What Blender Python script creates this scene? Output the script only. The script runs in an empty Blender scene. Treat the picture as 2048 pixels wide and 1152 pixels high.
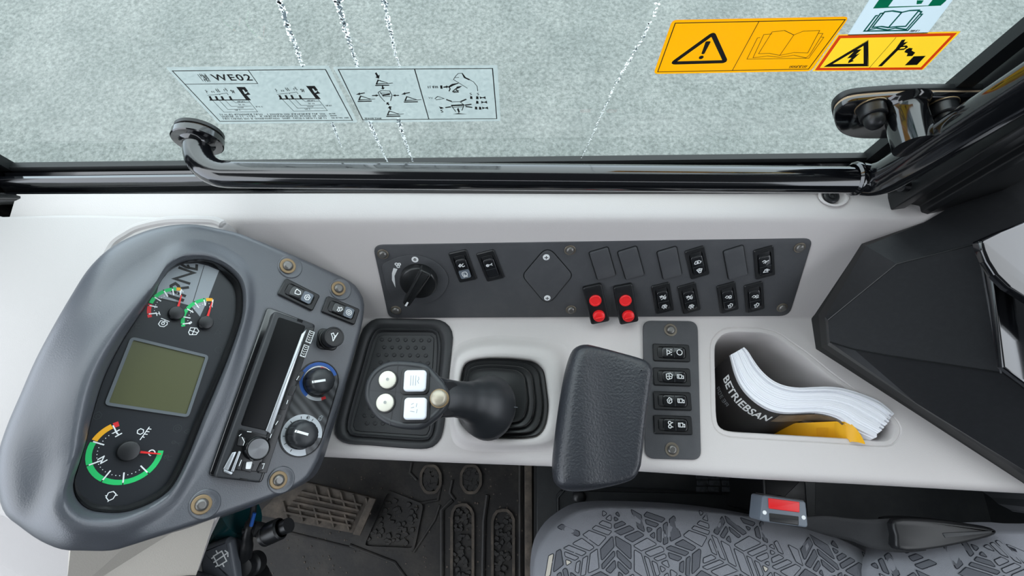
import bpy, bmesh, math, random
import numpy as np
from mathutils import Vector, Matrix
from mathutils.geometry import tessellate_polygon
random.seed(7)
SC = bpy.context.scene
COL = SC.collection
PI = math.pi

# ------------------------------------------------------------------ camera
FPX = 1000.0
TILT = math.radians(18)
CAM = Vector((0, 0, 0.62))
RT = Vector((1, 0, 0)); UP = Vector((0, math.cos(TILT), math.sin(TILT))); FW = Vector((0, math.sin(TILT), -math.cos(TILT)))
cd = bpy.data.cameras.new('camera'); cam = bpy.data.objects.new('camera', cd); COL.objects.link(cam)
cd.sensor_fit = 'HORIZONTAL'; cd.sensor_width = 36.0; cd.lens = 36.0 * FPX / 2048.0
cd.clip_start = 0.01; cd.clip_end = 200
cam.matrix_world = Matrix(((RT.x, UP.x, -FW.x, CAM.x), (RT.y, UP.y, -FW.y, CAM.y), (RT.z, UP.z, -FW.z, CAM.z), (0, 0, 0, 1)))
SC.camera = cam

# ------------------------------------------------------------------ sky, exposure
w = bpy.data.worlds.new('overcast_sky'); SC.world = w; w.use_nodes = True
nt = w.node_tree; nt.nodes.clear()
o_ = nt.nodes.new('ShaderNodeOutputWorld'); b_ = nt.nodes.new('ShaderNodeBackground')
tc = nt.nodes.new('ShaderNodeTexCoord'); sx = nt.nodes.new('ShaderNodeSeparateXYZ'); cr = nt.nodes.new('ShaderNodeValToRGB')
cr.color_ramp.elements[0].position = 0.0; cr.color_ramp.elements[0].color = (0.78, 0.86, 0.98, 1)
cr.color_ramp.elements[1].position = 0.7; cr.color_ramp.elements[1].color = (0.90, 0.95, 1.0, 1)
nt.links.new(tc.outputs['Generated'], sx.inputs[0]); nt.links.new(sx.outputs['Z'], cr.inputs[0])
nt.links.new(cr.outputs[0], b_.inputs[0]); nt.links.new(b_.outputs[0], o_.inputs[0])
b_.inputs[1].default_value = 1.0
SC.view_settings.view_transform = 'Standard'
try: SC.view_settings.look = 'None'
except Exception: pass
SC.view_settings.gamma = 1.0
SC.view_settings.use_curve_mapping = False
SC.view_settings.exposure = 1.80

# ------------------------------------------------------------------ materials
def lin(c):
    c = c / 255.0
    return c / 12.92 if c <= 0.04045 else ((c + 0.055) / 1.055) ** 2.4
MATS = {}; STK = []
def mat(name, rgb, rough=0.5, metal=0.0, bump=0.0, bscale=800.0, spec=0.5, coat=0.0, var=0.0, vscale=12.0, vcol=None, alpha=1.0):
    """procedural principled material: rgb is sRGB 0-255; bump = fine grain; var mixes towards vcol by a noise"""
    m = bpy.data.materials.new(name); m.use_nodes = True; n = m.node_tree; p = n.nodes['Principled BSDF']
    c = (lin(rgb[0]), lin(rgb[1]), lin(rgb[2]), 1)
    p.inputs['Base Color'].default_value = c
    p.inputs['Roughness'].default_value = rough; p.inputs['Metallic'].default_value = metal
    p.inputs['Specular IOR Level'].default_value = spec; p.inputs['Coat Weight'].default_value = coat; p.inputs['Coat Roughness'].default_value = 0.05
    t = n.nodes.new('ShaderNodeTexCoord')
    if var > 0:
        nz = n.nodes.new('ShaderNodeTexNoise'); nz.inputs['Scale'].default_value = vscale; nz.inputs['Detail'].default_value = 8; nz.inputs['Roughness'].default_value = 0.65
        rp = n.nodes.new('ShaderNodeValToRGB'); rp.color_ramp.elements[0].position = 0.45; rp.color_ramp.elements[1].position = 0.72
        v2 = vcol or [min(255, x * 1.3) for x in rgb]
        rp.color_ramp.elements[0].color = c; rp.color_ramp.elements[1].color = tuple(c[i] * (1 - var) + lin(v2[i]) * var for i in range(3)) + (1,)
        n.links.new(t.outputs['Object'], nz.inputs['Vector']); n.links.new(nz.outputs['Fac'], rp.inputs[0]); n.links.new(rp.outputs[0], p.inputs['Base Color'])
    if bump > 0:
        nz = n.nodes.new('ShaderNodeTexNoise'); nz.inputs['Scale'].default_value = bscale; nz.inputs['Detail'].default_value = 3
        bp = n.nodes.new('ShaderNodeBump'); bp.inputs['Strength'].default_value = bump; bp.inputs['Distance'].default_value = 0.0006
        n.links.new(t.outputs['Object'], nz.inputs['Vector']); n.links.new(nz.outputs['Fac'], bp.inputs['Height']); n.links.new(bp.outputs[0], p.inputs['Normal'])
    MATS[name] = m
    return m
mat('trim_light', (208, 203, 201), 0.5, bump=0.25, bscale=900, spec=0.35)
mat('dash_light', (190, 186, 184), 0.5, bump=0.25, bscale=900, spec=0.35)  # same trim as the console, darkened to offset the strong light on it
mat('trim_beige', (190, 184, 174), 0.6, bump=0.4, bscale=700, spec=0.3)
mat('pod_grey', (80, 83, 89), 0.36, bump=0.25, bscale=900, spec=0.85)
mat('panel_black', (74, 75, 78), 0.5, bump=0.22, bscale=700, spec=0.4, var=0.35, vscale=30, vcol=(92, 93, 95))
mat('plastic_black', (26, 27, 29), 0.38, bump=0.08, bscale=900)
mat('plastic_dark', (44, 46, 49), 0.42, bump=0.12, bscale=900)
mat('gloss_black', (13, 14, 17), 0.11, spec=0.8, coat=0.4)
mat('satin_black', (28, 29, 30), 0.28, spec=0.5)
mat('cover_black', (40, 41, 43), 0.32, spec=0.45, bump=0.04, bscale=500, var=0.3, vscale=180, vcol=(56, 57, 59))
mat('rubber_black', (46, 47, 49), 0.55, bump=0.15, bscale=600)
mat('seal_rubber', (14, 17, 18), 0.45)
mat('leather_black', (42, 44, 49), 0.36, bump=0.9, bscale=420, spec=0.55)
mat('felt', (172, 150, 124), 0.9, bump=0.5, bscale=500)
mat('steel', (150, 146, 140), 0.28, metal=1.0)
mat('steel_dark', (120, 118, 115), 0.32, metal=0.6)
mat('washer', (146, 124, 92), 0.45, metal=0.2)
mat('washer_dark', (118, 110, 98), 0.4, metal=0.3)
mat('print_white', (240, 242, 242), 0.5)
mat('print_black', (16, 17, 17), 0.5)
mat('print_faint', (52, 56, 58), 0.5)
mat('print_grey', (150, 156, 160), 0.5)
mat('gauge_black', (27, 31, 36), 0.35)
mat('gauge_green', (22, 196, 104), 0.45)
mat('gauge_amber', (246, 176, 14), 0.45)
mat('gauge_red', (220, 36, 42), 0.45)
mat('needle_red', (232, 34, 34), 0.4)
mat('dial_blue', (34, 92, 176), 0.45)
mat('painted_reflection', (146, 153, 158), 0.4)
mat('silver', (190, 194, 198), 0.3, metal=0.7)
mat('dial_silver', (196, 202, 206), 0.4, metal=0.3)
mat('lcd', (80, 82, 52), 0.35)
mat('lcd_frame', (92, 98, 102), 0.45)
mat('screen_black', (6, 7, 9), 0.35, spec=0.15)
mat('lever_grey', (84, 88, 94), 0.42, bump=0.12, bscale=900)
mat('radio_black', (15, 16, 18), 0.25, spec=0.4)
mat('button_cream', (226, 223, 208), 0.35)
mat('button_white', (226, 230, 236), 0.3)
mat('button_bronze', (176, 168, 150), 0.35, metal=0.3)
mat('red_button', (246, 36, 40), 0.4)
mat('buckle_red', (228, 30, 34), 0.4)
mat('buckle_grey', (104, 112, 122), 0.45)
STK.append(('sticker_clear', (196, 208, 208)))
STK.append(('sticker_yellow', (255, 170, 0)))
STK.append(('sticker_pale_yellow', (255, 202, 44)))
STK.append(('sticker_red', (232, 88, 48)))
STK.append(('sticker_green', (8, 132, 92)))
STK.append(('sticker_greenline', (22, 110, 96)))
STK.append(('sticker_white', (206, 216, 222)))
mat('paper', (246, 247, 252), 0.7, bump=0.1, bscale=300)
mat('paper_line', (206, 208, 228), 0.7)
mat('book_cover', (30, 28, 29), 0.3)
mat('book_photo', (120, 104, 84), 0.35, var=0.8, vscale=60, vcol=(56, 46, 38))
mat('booklet_yellow', (240, 176, 14), 0.5)
mat('floor_rubber', (44, 43, 43), 0.6, bump=0.6, bscale=160, var=0.8, vscale=14, vcol=(72, 68, 63))
mat('floor_dirty', (80, 74, 68), 0.7, bump=0.6, bscale=160, var=0.8, vscale=30, vcol=(126, 114, 102))
mat('seat_base', (38, 41, 43), 0.45, bump=0.2, bscale=300, var=0.5, vscale=20, vcol=(58, 60, 60))
mat('worn_pad', (70, 74, 78), 0.5, bump=0.8, bscale=140, var=0.9, vscale=130, vcol=(20, 22, 24))
mat('seat_fabric', (136, 138, 144), 0.9, bump=0.7, bscale=1600, spec=0.15)
mat('seat_cell', (98, 100, 106), 0.9, bump=0.5, bscale=1600, spec=0.15)
mat('seat_cell_line', (46, 48, 54), 0.9, spec=0.15)
mat('webbing', (44, 45, 47), 0.8, bump=0.6, bscale=900)
mat('teal_gloss', (18, 62, 66), 0.1, coat=0.6)
mat('unseen_headliner', (126, 124, 124), 0.9)
mat('water_dark', (150, 166, 170), 0.3)

def glass_mat():
    m = bpy.data.materials.new('tinted_glass'); m.use_nodes = True; n = m.node_tree; n.nodes.clear()
    o = n.nodes.new('ShaderNodeOutputMaterial'); t = n.nodes.new('ShaderNodeBsdfTransparent'); g = n.nodes.new('ShaderNodeBsdfGlossy')
    fr = n.nodes.new('ShaderNodeFresnel'); fr.inputs[0].default_value = 1.45; mx = n.nodes.new('ShaderNodeMixShader')
    t.inputs[0].default_value = (0.93, 0.975, 0.965, 1); g.inputs['Roughness'].default_value = 0.0
    gm = n.nodes.new('ShaderNodeNewGeometry'); mt_ = n.nodes.new('ShaderNodeMath'); mt_.operation = 'MULTIPLY_ADD'; mt_.inputs[1].default_value = -1; mt_.inputs[2].default_value = 1
    ml = n.nodes.new('ShaderNodeMath'); ml.operation = 'MULTIPLY'; n.links.new(gm.outputs['Backfacing'], mt_.inputs[0]); n.links.new(fr.outputs[0], ml.inputs[0]); n.links.new(mt_.outputs[0], ml.inputs[1])
    n.links.new(ml.outputs[0], mx.inputs[0]); n.links.new(t.outputs[0], mx.inputs[1]); n.links.new(g.outputs[0], mx.inputs[2]); n.links.new(mx.outputs[0], o.inputs[0])
    MATS['tinted_glass'] = m
glass_mat()
def droplet_mat(name, rgb):
    m = bpy.data.materials.new(name); m.use_nodes = True; n = m.node_tree; n.nodes.clear()
    o = n.nodes.new('ShaderNodeOutputMaterial'); t = n.nodes.new('ShaderNodeBsdfTranslucent'); d = n.nodes.new('ShaderNodeBsdfDiffuse'); x = n.nodes.new('ShaderNodeMixShader'); x.inputs[0].default_value = 0.3
    for s in (t, d): s.inputs[0].default_value = tuple(lin(c) for c in rgb) + (1,)
    n.links.new(t.outputs[0], x.inputs[1]); n.links.new(d.outputs[0], x.inputs[2]); n.links.new(x.outputs[0], o.inputs[0]); MATS[name] = m
droplet_mat('dried_water', (250, 252, 252))
def sticker_mat(name, rgb, clear=0.0):
    m = bpy.data.materials.new(name); m.use_nodes = True; n = m.node_tree; p = n.nodes['Principled BSDF']; o = n.nodes['Material Output']
    c = tuple(lin(v) for v in rgb) + (1,); p.inputs['Base Color'].default_value = c; p.inputs['Roughness'].default_value = 0.35
    t = n.nodes.new('ShaderNodeBsdfTranslucent'); t.inputs[0].default_value = c; x = n.nodes.new('ShaderNodeMixShader'); x.inputs[0].default_value = 0.55
    n.links.new(p.outputs[0], x.inputs[1]); n.links.new(t.outputs[0], x.inputs[2]); out = x
    if clear:
        tr = n.nodes.new('ShaderNodeBsdfTransparent'); y = n.nodes.new('ShaderNodeMixShader'); y.inputs[0].default_value = clear
        n.links.new(x.outputs[0], y.inputs[1]); n.links.new(tr.outputs[0], y.inputs[2]); out = y
    n.links.new(out.outputs[0], o.inputs['Surface']); MATS[name] = m
for a_, b_2 in STK: sticker_mat(a_, b_2, 0.55 if a_ == 'sticker_clear' else 0.0)
def ground_mat():
    m = bpy.data.materials.new('gravel_concrete'); m.use_nodes = True; n = m.node_tree; p = n.nodes['Principled BSDF']; p.inputs['Roughness'].default_value = 0.85
    t = n.nodes.new('ShaderNodeTexCoord')
    def noise(s, d, r):
        a = n.nodes.new('ShaderNodeTexNoise'); a.inputs['Scale'].default_value = s; a.inputs['Detail'].default_value = d; a.inputs['Roughness'].default_value = r
        n.links.new(t.outputs['Object'], a.inputs['Vector']); return a
    def ramp(src, p0, c0, p1, c1):
        r = n.nodes.new('ShaderNodeValToRGB'); r.color_ramp.elements[0].position = p0; r.color_ramp.elements[1].position = p1
        r.color_ramp.elements[0].color = tuple(lin(x) for x in c0) + (1,); r.color_ramp.elements[1].color = tuple(lin(x) for x in c1) + (1,)
        n.links.new(src, r.inputs[0]); return r
    a = ramp(noise(48, 7, 0.78).outputs['Fac'], 0.34, (96, 99, 96), 0.66, (147, 149, 145))
    b = ramp(noise(3.0, 5, 0.6).outputs['Fac'], 0.35, (228, 231, 231), 0.7, (255, 255, 255))
    s = ramp(noise(34, 3, 0.8).outputs['Fac'], 0.62, (0, 0, 0), 0.74, (70, 72, 70))
    mu = n.nodes.new('ShaderNodeMixRGB'); mu.blend_type = 'MULTIPLY'; mu.inputs[0].default_value = 1
    ad = n.nodes.new('ShaderNodeMixRGB'); ad.blend_type = 'ADD'; ad.inputs[0].default_value = 1
    n.links.new(a.outputs[0], mu.inputs[1]); n.links.new(b.outputs[0], mu.inputs[2]); n.links.new(mu.outputs[0], ad.inputs[1]); n.links.new(s.outputs[0], ad.inputs[2])
    n.links.new(ad.outputs[0], p.inputs['Base Color'])
    bp = n.nodes.new('ShaderNodeBump'); bp.inputs['Strength'].default_value = 0.6; bp.inputs['Distance'].default_value = 0.01
    n.links.new(noise(60, 6, 0.8).outputs['Fac'], bp.inputs['Height']); n.links.new(bp.outputs[0], p.inputs['Normal'])
    MATS['gravel_concrete'] = m
ground_mat()
def carbon_mat():
    m = bpy.data.materials.new('carbon_stripe'); m.use_nodes = True; n = m.node_tree; p = n.nodes['Principled BSDF']; p.inputs['Roughness'].default_value = 0.35
    t = n.nodes.new('ShaderNodeTexCoord'); wv = n.nodes.new('ShaderNodeTexWave'); wv.bands_direction = 'DIAGONAL'; wv.inputs['Scale'].default_value = 55; wv.inputs['Distortion'].default_value = 0.3
    r = n.nodes.new('ShaderNodeValToRGB'); r.color_ramp.elements[0].color = (lin(40), lin(41), lin(43), 1); r.color_ramp.elements[1].color = (lin(84), lin(86), lin(88), 1)
    n.links.new(t.outputs['Object'], wv.inputs['Vector']); n.links.new(wv.outputs['Fac'], r.inputs[0]); n.links.new(r.outputs[0], p.inputs['Base Color'])
    MATS['carbon_stripe'] = m
carbon_mat()
def brushed_mat():
    m = bpy.data.materials.new('spun_metal'); m.use_nodes = True; n = m.node_tree; p = n.nodes['Principled BSDF']
    p.inputs['Base Color'].default_value = (0.16, 0.165, 0.17, 1); p.inputs['Metallic'].default_value = 1; p.inputs['Roughness'].default_value = 0.3; p.inputs['Anisotropic'].default_value = 0.8
    MATS['spun_metal'] = m
brushed_mat()

# ------------------------------------------------------------------ frames: a real plane in the cab and where a sight line meets it
def ray(p): return FW + RT * ((p[0] - 1024) / FPX) + UP * ((576 - p[1]) / FPX)
class Fr:
    def __init__(s, M): s.M = M; s.I = M.inverted()
    def l(s, p, h=0.0):
        c = s.I @ CAM; d = s.I.to_3x3() @ ray(p); t = (h - c.z) / d.z; q = c + d * t
        return (q.x, q.y)
    def L(s, pts, h=0.0): return [s.l(p, h) for p in pts]
    def w(s, p, h=0.0): x, y = s.l(p, h); return s.M @ Vector((x, y, h))
    def at(s, p, h=0.0, up=None):
        x, y = s.l(p, h); a = 0
        if up: ux, uy = s.l(up, h); a = math.atan2(uy - y, ux - x) - PI / 2
        return Fr(s.M @ Matrix.Translation((x, y, h)) @ Matrix.Rotation(a, 4, 'Z'))
def mk(O, u, v):
    u = Vector(u).normalized(); v = Vector(v); v = (v - u * v.dot(u)).normalized(); n = u.cross(v); O = Vector(O)
    return Fr(Matrix(((u.x, v.x, n.x, O.x), (u.y, v.y, n.y, O.y), (u.z, v.z, n.z, O.z), (0, 0, 0, 1))))
HOR = lambda z: mk((0, 0, z), (1, 0, 0), (0, 1, 0))
CON = HOR(0)
SLO = mk((0, 0.161, 0), (1, 0, 0), (0, 0.0625, 0.088))
WIN = mk((0, 0.31, 0), (1, 0, 0), (0, 0, 1))
PA = math.radians(40)
POD = mk(HOR(0.095).w((560, 780)), (math.cos(PA), 0, -math.sin(PA)), (0, 1, 0.02))
def W(x, y, z): return HOR(z).w((x, y))

# ------------------------------------------------------------------ mesh builder
def rrect(wd, ht, r, seg=5, cx=0, cy=0):
    out = []
    for (sx_, sy_, a0) in ((1, 1, 0), (-1, 1, 90), (-1, -1, 180), (1, -1, 270)):
        for i in range(seg + 1):
            a = math.radians(a0 + 90 * i / seg)
            out.append((cx + sx_ * (wd / 2 - r) + r * math.cos(a), cy + sy_ * (ht / 2 - r) + r * math.sin(a)))
    return out
def circ(r, n=24, cx=0, cy=0, ry=None): return [(cx + r * math.cos(2 * PI * i / n), cy + (ry or r) * math.sin(2 * PI * i / n)) for i in range(n)]
def ccw(p): return p if sum(p[i][0] * p[(i + 1) % len(p)][1] - p[(i + 1) % len(p)][0] * p[i][1] for i in range(len(p))) > 0 else p[::-1]
def rpoly(pts, r, seg=5):
    pts = ccw(list(pts)); out = []; n = len(pts)
    for i in range(n):
        a, b, c = Vector(pts[i - 1]), Vector(pts[i]), Vector(pts[(i + 1) % n])
        rr = r[i] if isinstance(r, (list, tuple)) else r
        d1 = (a - b); d2 = (c - b); l1 = d1.length; l2 = d2.length; d1.normalize(); d2.normalize()
        ang = d1.angle(d2); t = min(rr / max(1e-6, math.tan(ang / 2)), l1 * .49, l2 * .49)
        p0 = b + d1 * t; p2 = b + d2 * t
        for k in range(seg + 1):
            s = k / seg; q = p0 * (1 - s) ** 2 + b * 2 * s * (1 - s) + p2 * s * s; out.append((q.x, q.y))
    return out
def spline(pts, k=5, closed=True):
    out = []; n = len(pts); P = [Vector(p) for p in pts]
    for i in range(n if closed else n - 1):
        if closed: p0, p1, p2, p3 = P[i - 1], P[i], P[(i + 1) % n], P[(i + 2) % n]
        else: p0, p1, p2, p3 = P[max(0, i - 1)], P[i], P[i + 1], P[min(n - 1, i + 2)]
        for j in range(k):
            t = j / k
            out.append(tuple(0.5 * ((2 * p1) + (p2 - p0) * t + (2 * p0 - 5 * p1 + 4 * p2 - p3) * t * t + (3 * p1 - p0 - 3 * p2 + p3) * t ** 3)))
    if not closed: out.append(tuple(P[-1]))
    return out
def inset(pts, d):
    n = len(pts); out = []
    for i in range(n):
        a, b, c = Vector(pts[i - 1]), Vector(pts[i]), Vector(pts[(i + 1) % n])
        e1 = (b - a); e2 = (c - b)
        if e1.length < 1e-9: e1 = e2
        if e2.length < 1e-9: e2 = e1
        e1 = e1.normalized(); e2 = e2.normalized()
        nn = Vector((-e1.y - e2.y, e1.x + e2.x)); l = nn.length
        nn = nn / l if l > 1e-6 else Vector((-e1.y, e1.x))
        k = max(0.5, nn.dot(Vector((-e1.y, e1.x))))
        q = b + nn * (d / k); out.append((q.x, q.y))
    return out
def resample(pts, n, closed=True):
    P = [Vector(p) for p in pts] + ([Vector(pts[0])] if closed else [])
    L = [0]
    for i in range(len(P) - 1): L.append(L[-1] + (P[i + 1] - P[i]).length)
    out = []; j = 0
    for i in range(n):
        s = L[-1] * i / (n if closed else n - 1)
        while j < len(P) - 2 and L[j + 1] < s: j += 1
        t = (s - L[j]) / max(1e-9, L[j + 1] - L[j]); out.append(tuple(P[j].lerp(P[j + 1], min(1, t))))
    return out

class MB:
    def __init__(s): s.v = []; s.f = []; s.mi = []; s.cm = 0
    def ring(s, pts):
        i0 = len(s.v); s.v += [tuple(p) for p in pts]; return list(range(i0, len(s.v)))
    def ring2(s, pts, z): return s.ring([(p[0], p[1], z(p[0], p[1]) if callable(z) else z) for p in pts])
    def face(s, idx): s.f.append(list(idx)); s.mi.append(s.cm)
    def bridge(s, a, b, closed=True):
        n = len(a)
        for i in range(n if closed else n - 1):
            j = (i + 1) % n; s.face((a[i], a[j], b[j], b[i]))
    def prism(s, out, z0, z1, bev=0.0, seg=3, hf=None, rings=0, bottom=False):
        """solid over an outline, with a rounded top edge; hf(x,y) adds height to the top"""
        out = ccw(out); H = hf or (lambda x, y: 0)
        r = s.ring2(out, z0)
        if bottom: s.face(r[::-1])
        if bev > 0:
            for k in range(seg + 1):
                a = PI / 2 * k / seg; o = inset(out, bev * (1 - math.cos(a))); zz = z1 - bev + bev * math.sin(a)
                q = s.ring([(p[0], p[1], zz + H(*p)) for p in o]); s.bridge(r, q); r = q
        else:
            o = out; q = s.ring([(p[0], p[1], z1 + H(*p)) for p in o]); s.bridge(r, q); r = q
        if hf and rings:
            cx = sum(p[0] for p in o) / len(o); cy = sum(p[1] for p in o) / len(o)
            for k in range(1, rings):
                t = 1 - k / rings; oo = [(cx + (p[0] - cx) * t, cy + (p[1] - cy) * t) for p in o]
                q = s.ring([(p[0], p[1], z1 + H(*p)) for p in oo]); s.bridge(r, q); r = q
            c = len(s.v); s.v.append((cx, cy, z1 + H(cx, cy)))
            for i in range(len(r)): s.face((r[i], r[(i + 1) % len(r)], c))
        else: s.face(r)
        return s
    def ringprism(s, out, inn, z0, z1):
        a = s.ring2(out, z0); b = s.ring2(out, z1); c = s.ring2(inn, z1); d = s.ring2(inn, z0)
        s.bridge(a, b); s.bridge(b, c); s.bridge(c, d); return s
    def lathe(s, prof, n=28, M=None):
        M = M or Matrix(); prev = None
        for (r, z) in prof:
            q = s.ring([M @ Vector((r * math.cos(2 * PI * i / n), r * math.sin(2 * PI * i / n), z)) for i in range(n)])
            if prev: s.bridge(prev, q)
            prev = q
        s.face(prev); return s
    def tube(s, path, rad, n=16, cap=True):
        P = [Vector(p) for p in path]; prev = None; T0 = None; X = None
        for i, p in enumerate(P):
            t = (P[min(i + 1, len(P) - 1)] - P[max(i - 1, 0)]).normalized()
            if X is None:
                X = t.orthogonal().normalized()
            else: X = (X - t * X.dot(t)).normalized()
            Y = t.cross(X); r = rad[i] if isinstance(rad, (list, tuple)) else rad
            q = s.ring([p + X * r * math.cos(2 * PI * k / n) + Y * r * math.sin(2 * PI * k / n) for k in range(n)])
            if prev: s.bridge(prev, q)
            elif cap: s.face(q[::-1])
            prev = q
        if cap: s.face(prev)
        return s
    def box(s, x0, x1, y0, y1, z0, z1): return s.prism([(x0, y0), (x1, y0), (x1, y1), (x0, y1)], z0, z1, bottom=True)
    def stroke(s, pts, wd, z=0.0, th=0.00015, closed=False):
        """a flat printed line: ribbon of width wd along pts"""
        P = [Vector((p[0], p[1])) for p in pts]; n = len(P)
        if n < 2: return s
        L = []; R = []
        for i in range(n):
            if closed: a, c = P[i - 1], P[(i + 1) % n]
            else: a, c = P[max(0, i - 1)], P[min(n - 1, i + 1)]
            e1 = P[i] - a if (closed or i > 0) else c - P[i]; e2 = c - P[i] if (closed or i < n - 1) else e1
            if e1.length < 1e-9: e1 = e2
            if e2.length < 1e-9: e2 = e1
            e1 = e1.normalized(); e2 = e2.normalized(); nn = Vector((-e1.y - e2.y, e1.x + e2.x))
            nn = nn.normalized() if nn.length > 1e-6 else Vector((-e1.y, e1.x)); k = max(0.45, nn.dot(Vector((-e1.y, e1.x))))
            L.append(P[i] + nn * wd / 2 / k); R.append(P[i] - nn * wd / 2 / k)
        zz = z + th
        a = s.ring([(p.x, p.y, zz) for p in R]); b = s.ring([(p.x, p.y, zz) for p in L])
        s.bridge(a, b, closed); return s
    def flat(s, pts, z=0.0, th=0.00015):
        s.prism(pts, z, z + th); return s
    def add(s, me, M):
        i0 = len(s.v); s.v += [tuple(M @ v.co) for v in me.vertices]
        for p in me.polygons: s.face([i0 + i for i in p.vertices])
        return s
    def obj(s, name, m, parent=None, M=None, smooth=35, kind=None, label=None):
        me = bpy.data.meshes.new(name); me.from_pydata(s.v, [], s.f); me.update()
        ms = m if isinstance(m, (list, tuple)) else [m]
        for x in ms: me.materials.append(MATS[x])
        if len(ms) > 1: me.polygons.foreach_set('material_index', s.mi)
        if smooth:
            me.polygons.foreach_set('use_smooth', [True] * len(me.polygons)); me.set_sharp_from_angle(angle=math.radians(smooth))
        bm = bmesh.new(); bm.from_mesh(me); bmesh.ops.recalc_face_normals(bm, faces=bm.faces) if not getattr(s, 'open', False) else None; bm.to_mesh(me); bm.free()
        o = bpy.data.objects.new(name, me); COL.objects.link(o)
        if parent: o.parent = parent
        if M is not None: o.matrix_local = M
        if kind: o['kind'] = kind
        if label: o['label'] = label
        return o
def tag(o, label, cat, group=None, kind=None):
    o['label'] = label; o['category'] = cat
    if group: o['group'] = group
    if kind: o['kind'] = kind
    return o
def thing(name, label, cat, fr, group=None):
    o = bpy.data.objects.new(name, None); COL.objects.link(o); o.empty_display_size = 0.01
    o.matrix_world = fr.M if isinstance(fr, Fr) else fr
    return tag(o, label, cat, group)
def dup(root, fr, label, group=None):
    r = root.copy(); COL.objects.link(r); r.matrix_world = fr.M; r['label'] = label
    if group: r['group'] = group
    for ch in root.children:
        c = ch.copy(); COL.objects.link(c); c.parent = r
        for g in ch.children:
            d = g.copy(); COL.objects.link(d); d.parent = c
    return r
def text_mesh(t, size, shear=0.0, bold=0.0, space=1.0):
    cu = bpy.data.curves.new('t', 'FONT'); cu.body = t; cu.size = size; cu.align_x = 'CENTER'; cu.align_y = 'CENTER'; cu.shear = shear; cu.offset = bold; cu.space_character = space
    cu.resolution_u = 3
    ob = bpy.data.objects.new('t', cu); COL.objects.link(ob); dg = bpy.context.evaluated_depsgraph_get(); dg.update()
    me = bpy.data.meshes.new_from_object(ob.evaluated_get(dg)); bpy.data.objects.remove(ob); return me
def text(mb, t, size, x, y, z, ang=0.0, sx_=1.0, sy_=1.0, bold=0.0, shear=0.0, space=1.0):
    me = text_mesh(t, size, shear, bold, space)
    mb.add(me, Matrix.Translation((x, y, z)) @ Matrix.Rotation(ang, 4, 'Z') @ Matrix.Diagonal((sx_, sy_, 1, 1))); bpy.data.meshes.remove(me)
def structure(o, label=None):
    o['kind'] = 'structure'
    if label: o['label'] = label
    return o
def arcp(cx, cy, r, a0, a1, n=24): return [(cx + r * math.cos(a0 + (a1 - a0) * i / n), cy + r * math.sin(a0 + (a1 - a0) * i / n)) for i in range(n + 1)]
def fitc(pts):
    A = np.array([[p[0], p[1], 1] for p in pts]); b = np.array([p[0] ** 2 + p[1] ** 2 for p in pts]); s = np.linalg.lstsq(A, b, rcond=None)[0]
    return s[0] / 2, s[1] / 2, math.sqrt(s[2] + (s[0] / 2) ** 2 + (s[1] / 2) ** 2)

# ================================================================== SETTING
g = MB(); g.box(-14, 14, -10, 14, -1.75, -1.60)
structure(g.obj('ground', 'gravel_concrete'), 'pale grey gravelly concrete yard seen through the window')

# unseen roof and far walls of the cab, shaped to steer the light
c = MB(); c.prism([(-0.90, -1.15), (1.05, -1.15), (1.05, 0.34), (-0.34, 0.34), (-0.34, -0.05), (-0.90, -0.05)], 1.02, 1.08, bottom=True); structure(c.obj('unseen_ceiling', 'unseen_headliner'))
c = MB(); c.box(0.98, 1.05, -1.15, 0.30, -0.5, 0.34); structure(c.obj('unseen_wall_rear', 'seat_base'))
c = MB(); c.box(-0.9, 1.05, -1.15, -1.10, -0.5, 0.90); structure(c.obj('unseen_wall_left', 'seat_base'))
c = MB(); c.box(-0.95, -0.90, -1.15, 0.40, -0.5, -0.10); structure(c.obj('wall_front', 'seat_base'))
c = MB(); c.box(-0.95, 1.05, 0.318, 0.332, -0.5, 0.06); structure(c.obj('wall_right', 'seat_base'))

# window: glass pane, seal, sill
WZ = lambda x: 0.113 + 0.020 * (x + 0.577) / 0.972      # the sill rises a little to the rear
gl = MB()
q = [(-0.60, WZ(-0.60) - 0.01), (0.42, WZ(0.42) - 0.01), (0.42, 1.0), (-0.60, 1.0)]
a = gl.ring([(x, 0.3105, z) for x, z in q]); b = gl.ring([(x, 0.3155, z) for x, z in q]); gl.bridge(a, b); gl.face(a); gl.face(b[::-1])
win = structure(gl.obj('window_1', 'tinted_glass', smooth=0), 'side window of lightly green tinted glass')
sl = MB()
def xloft(mb, prof, xs, zf):
    prev = None
    for x in xs:
        r = mb.ring([(x, y, z + zf(x)) for y, z in prof])
        if prev: mb.bridge(prev, r)
        else: mb.face(r[::-1])
        prev = r
    mb.face(prev)
xloft(sl, [(0.3175, -0.02), (0.3175, 0.0), (0.3155, 0.004), (0.309, 0.004), (0.3065, 0.0), (0.3065, -0.02)], (-0.60, 0, 0.41), WZ)
sl.obj('seal_strip', 'seal_rubber', win)
for nm, xa, xb, lean in (('seal_strip', -0.592, -0.577, 0), ('seal_strip', 0.394, 0.409, 0)):
    s2 = MB(); s2.prism([(xa, 0.3065), (xb, 0.3065), (xb, 0.3175), (xa, 0.3175)], 0.10, 1.0); s2.obj(nm, 'seal_rubber', win)
fr_ = MB()
prof = [(0.3065, -0.05), (0.3065, -0.004), (0.3045, 0.000), (0.300, -0.003), (0.2985, 0.000), (0.2965, 0.005), (0.2925, 0.007), (0.2885, 0.004), (0.286, -0.003), (0.283, -0.008), (0.2805, -0.003), (0.277, -0.002), (0.274, -0.008), (0.274, -0.05)]
xloft(fr_, prof, (-0.585, -0.3, 0, 0.2, 0.40), WZ)
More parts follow.
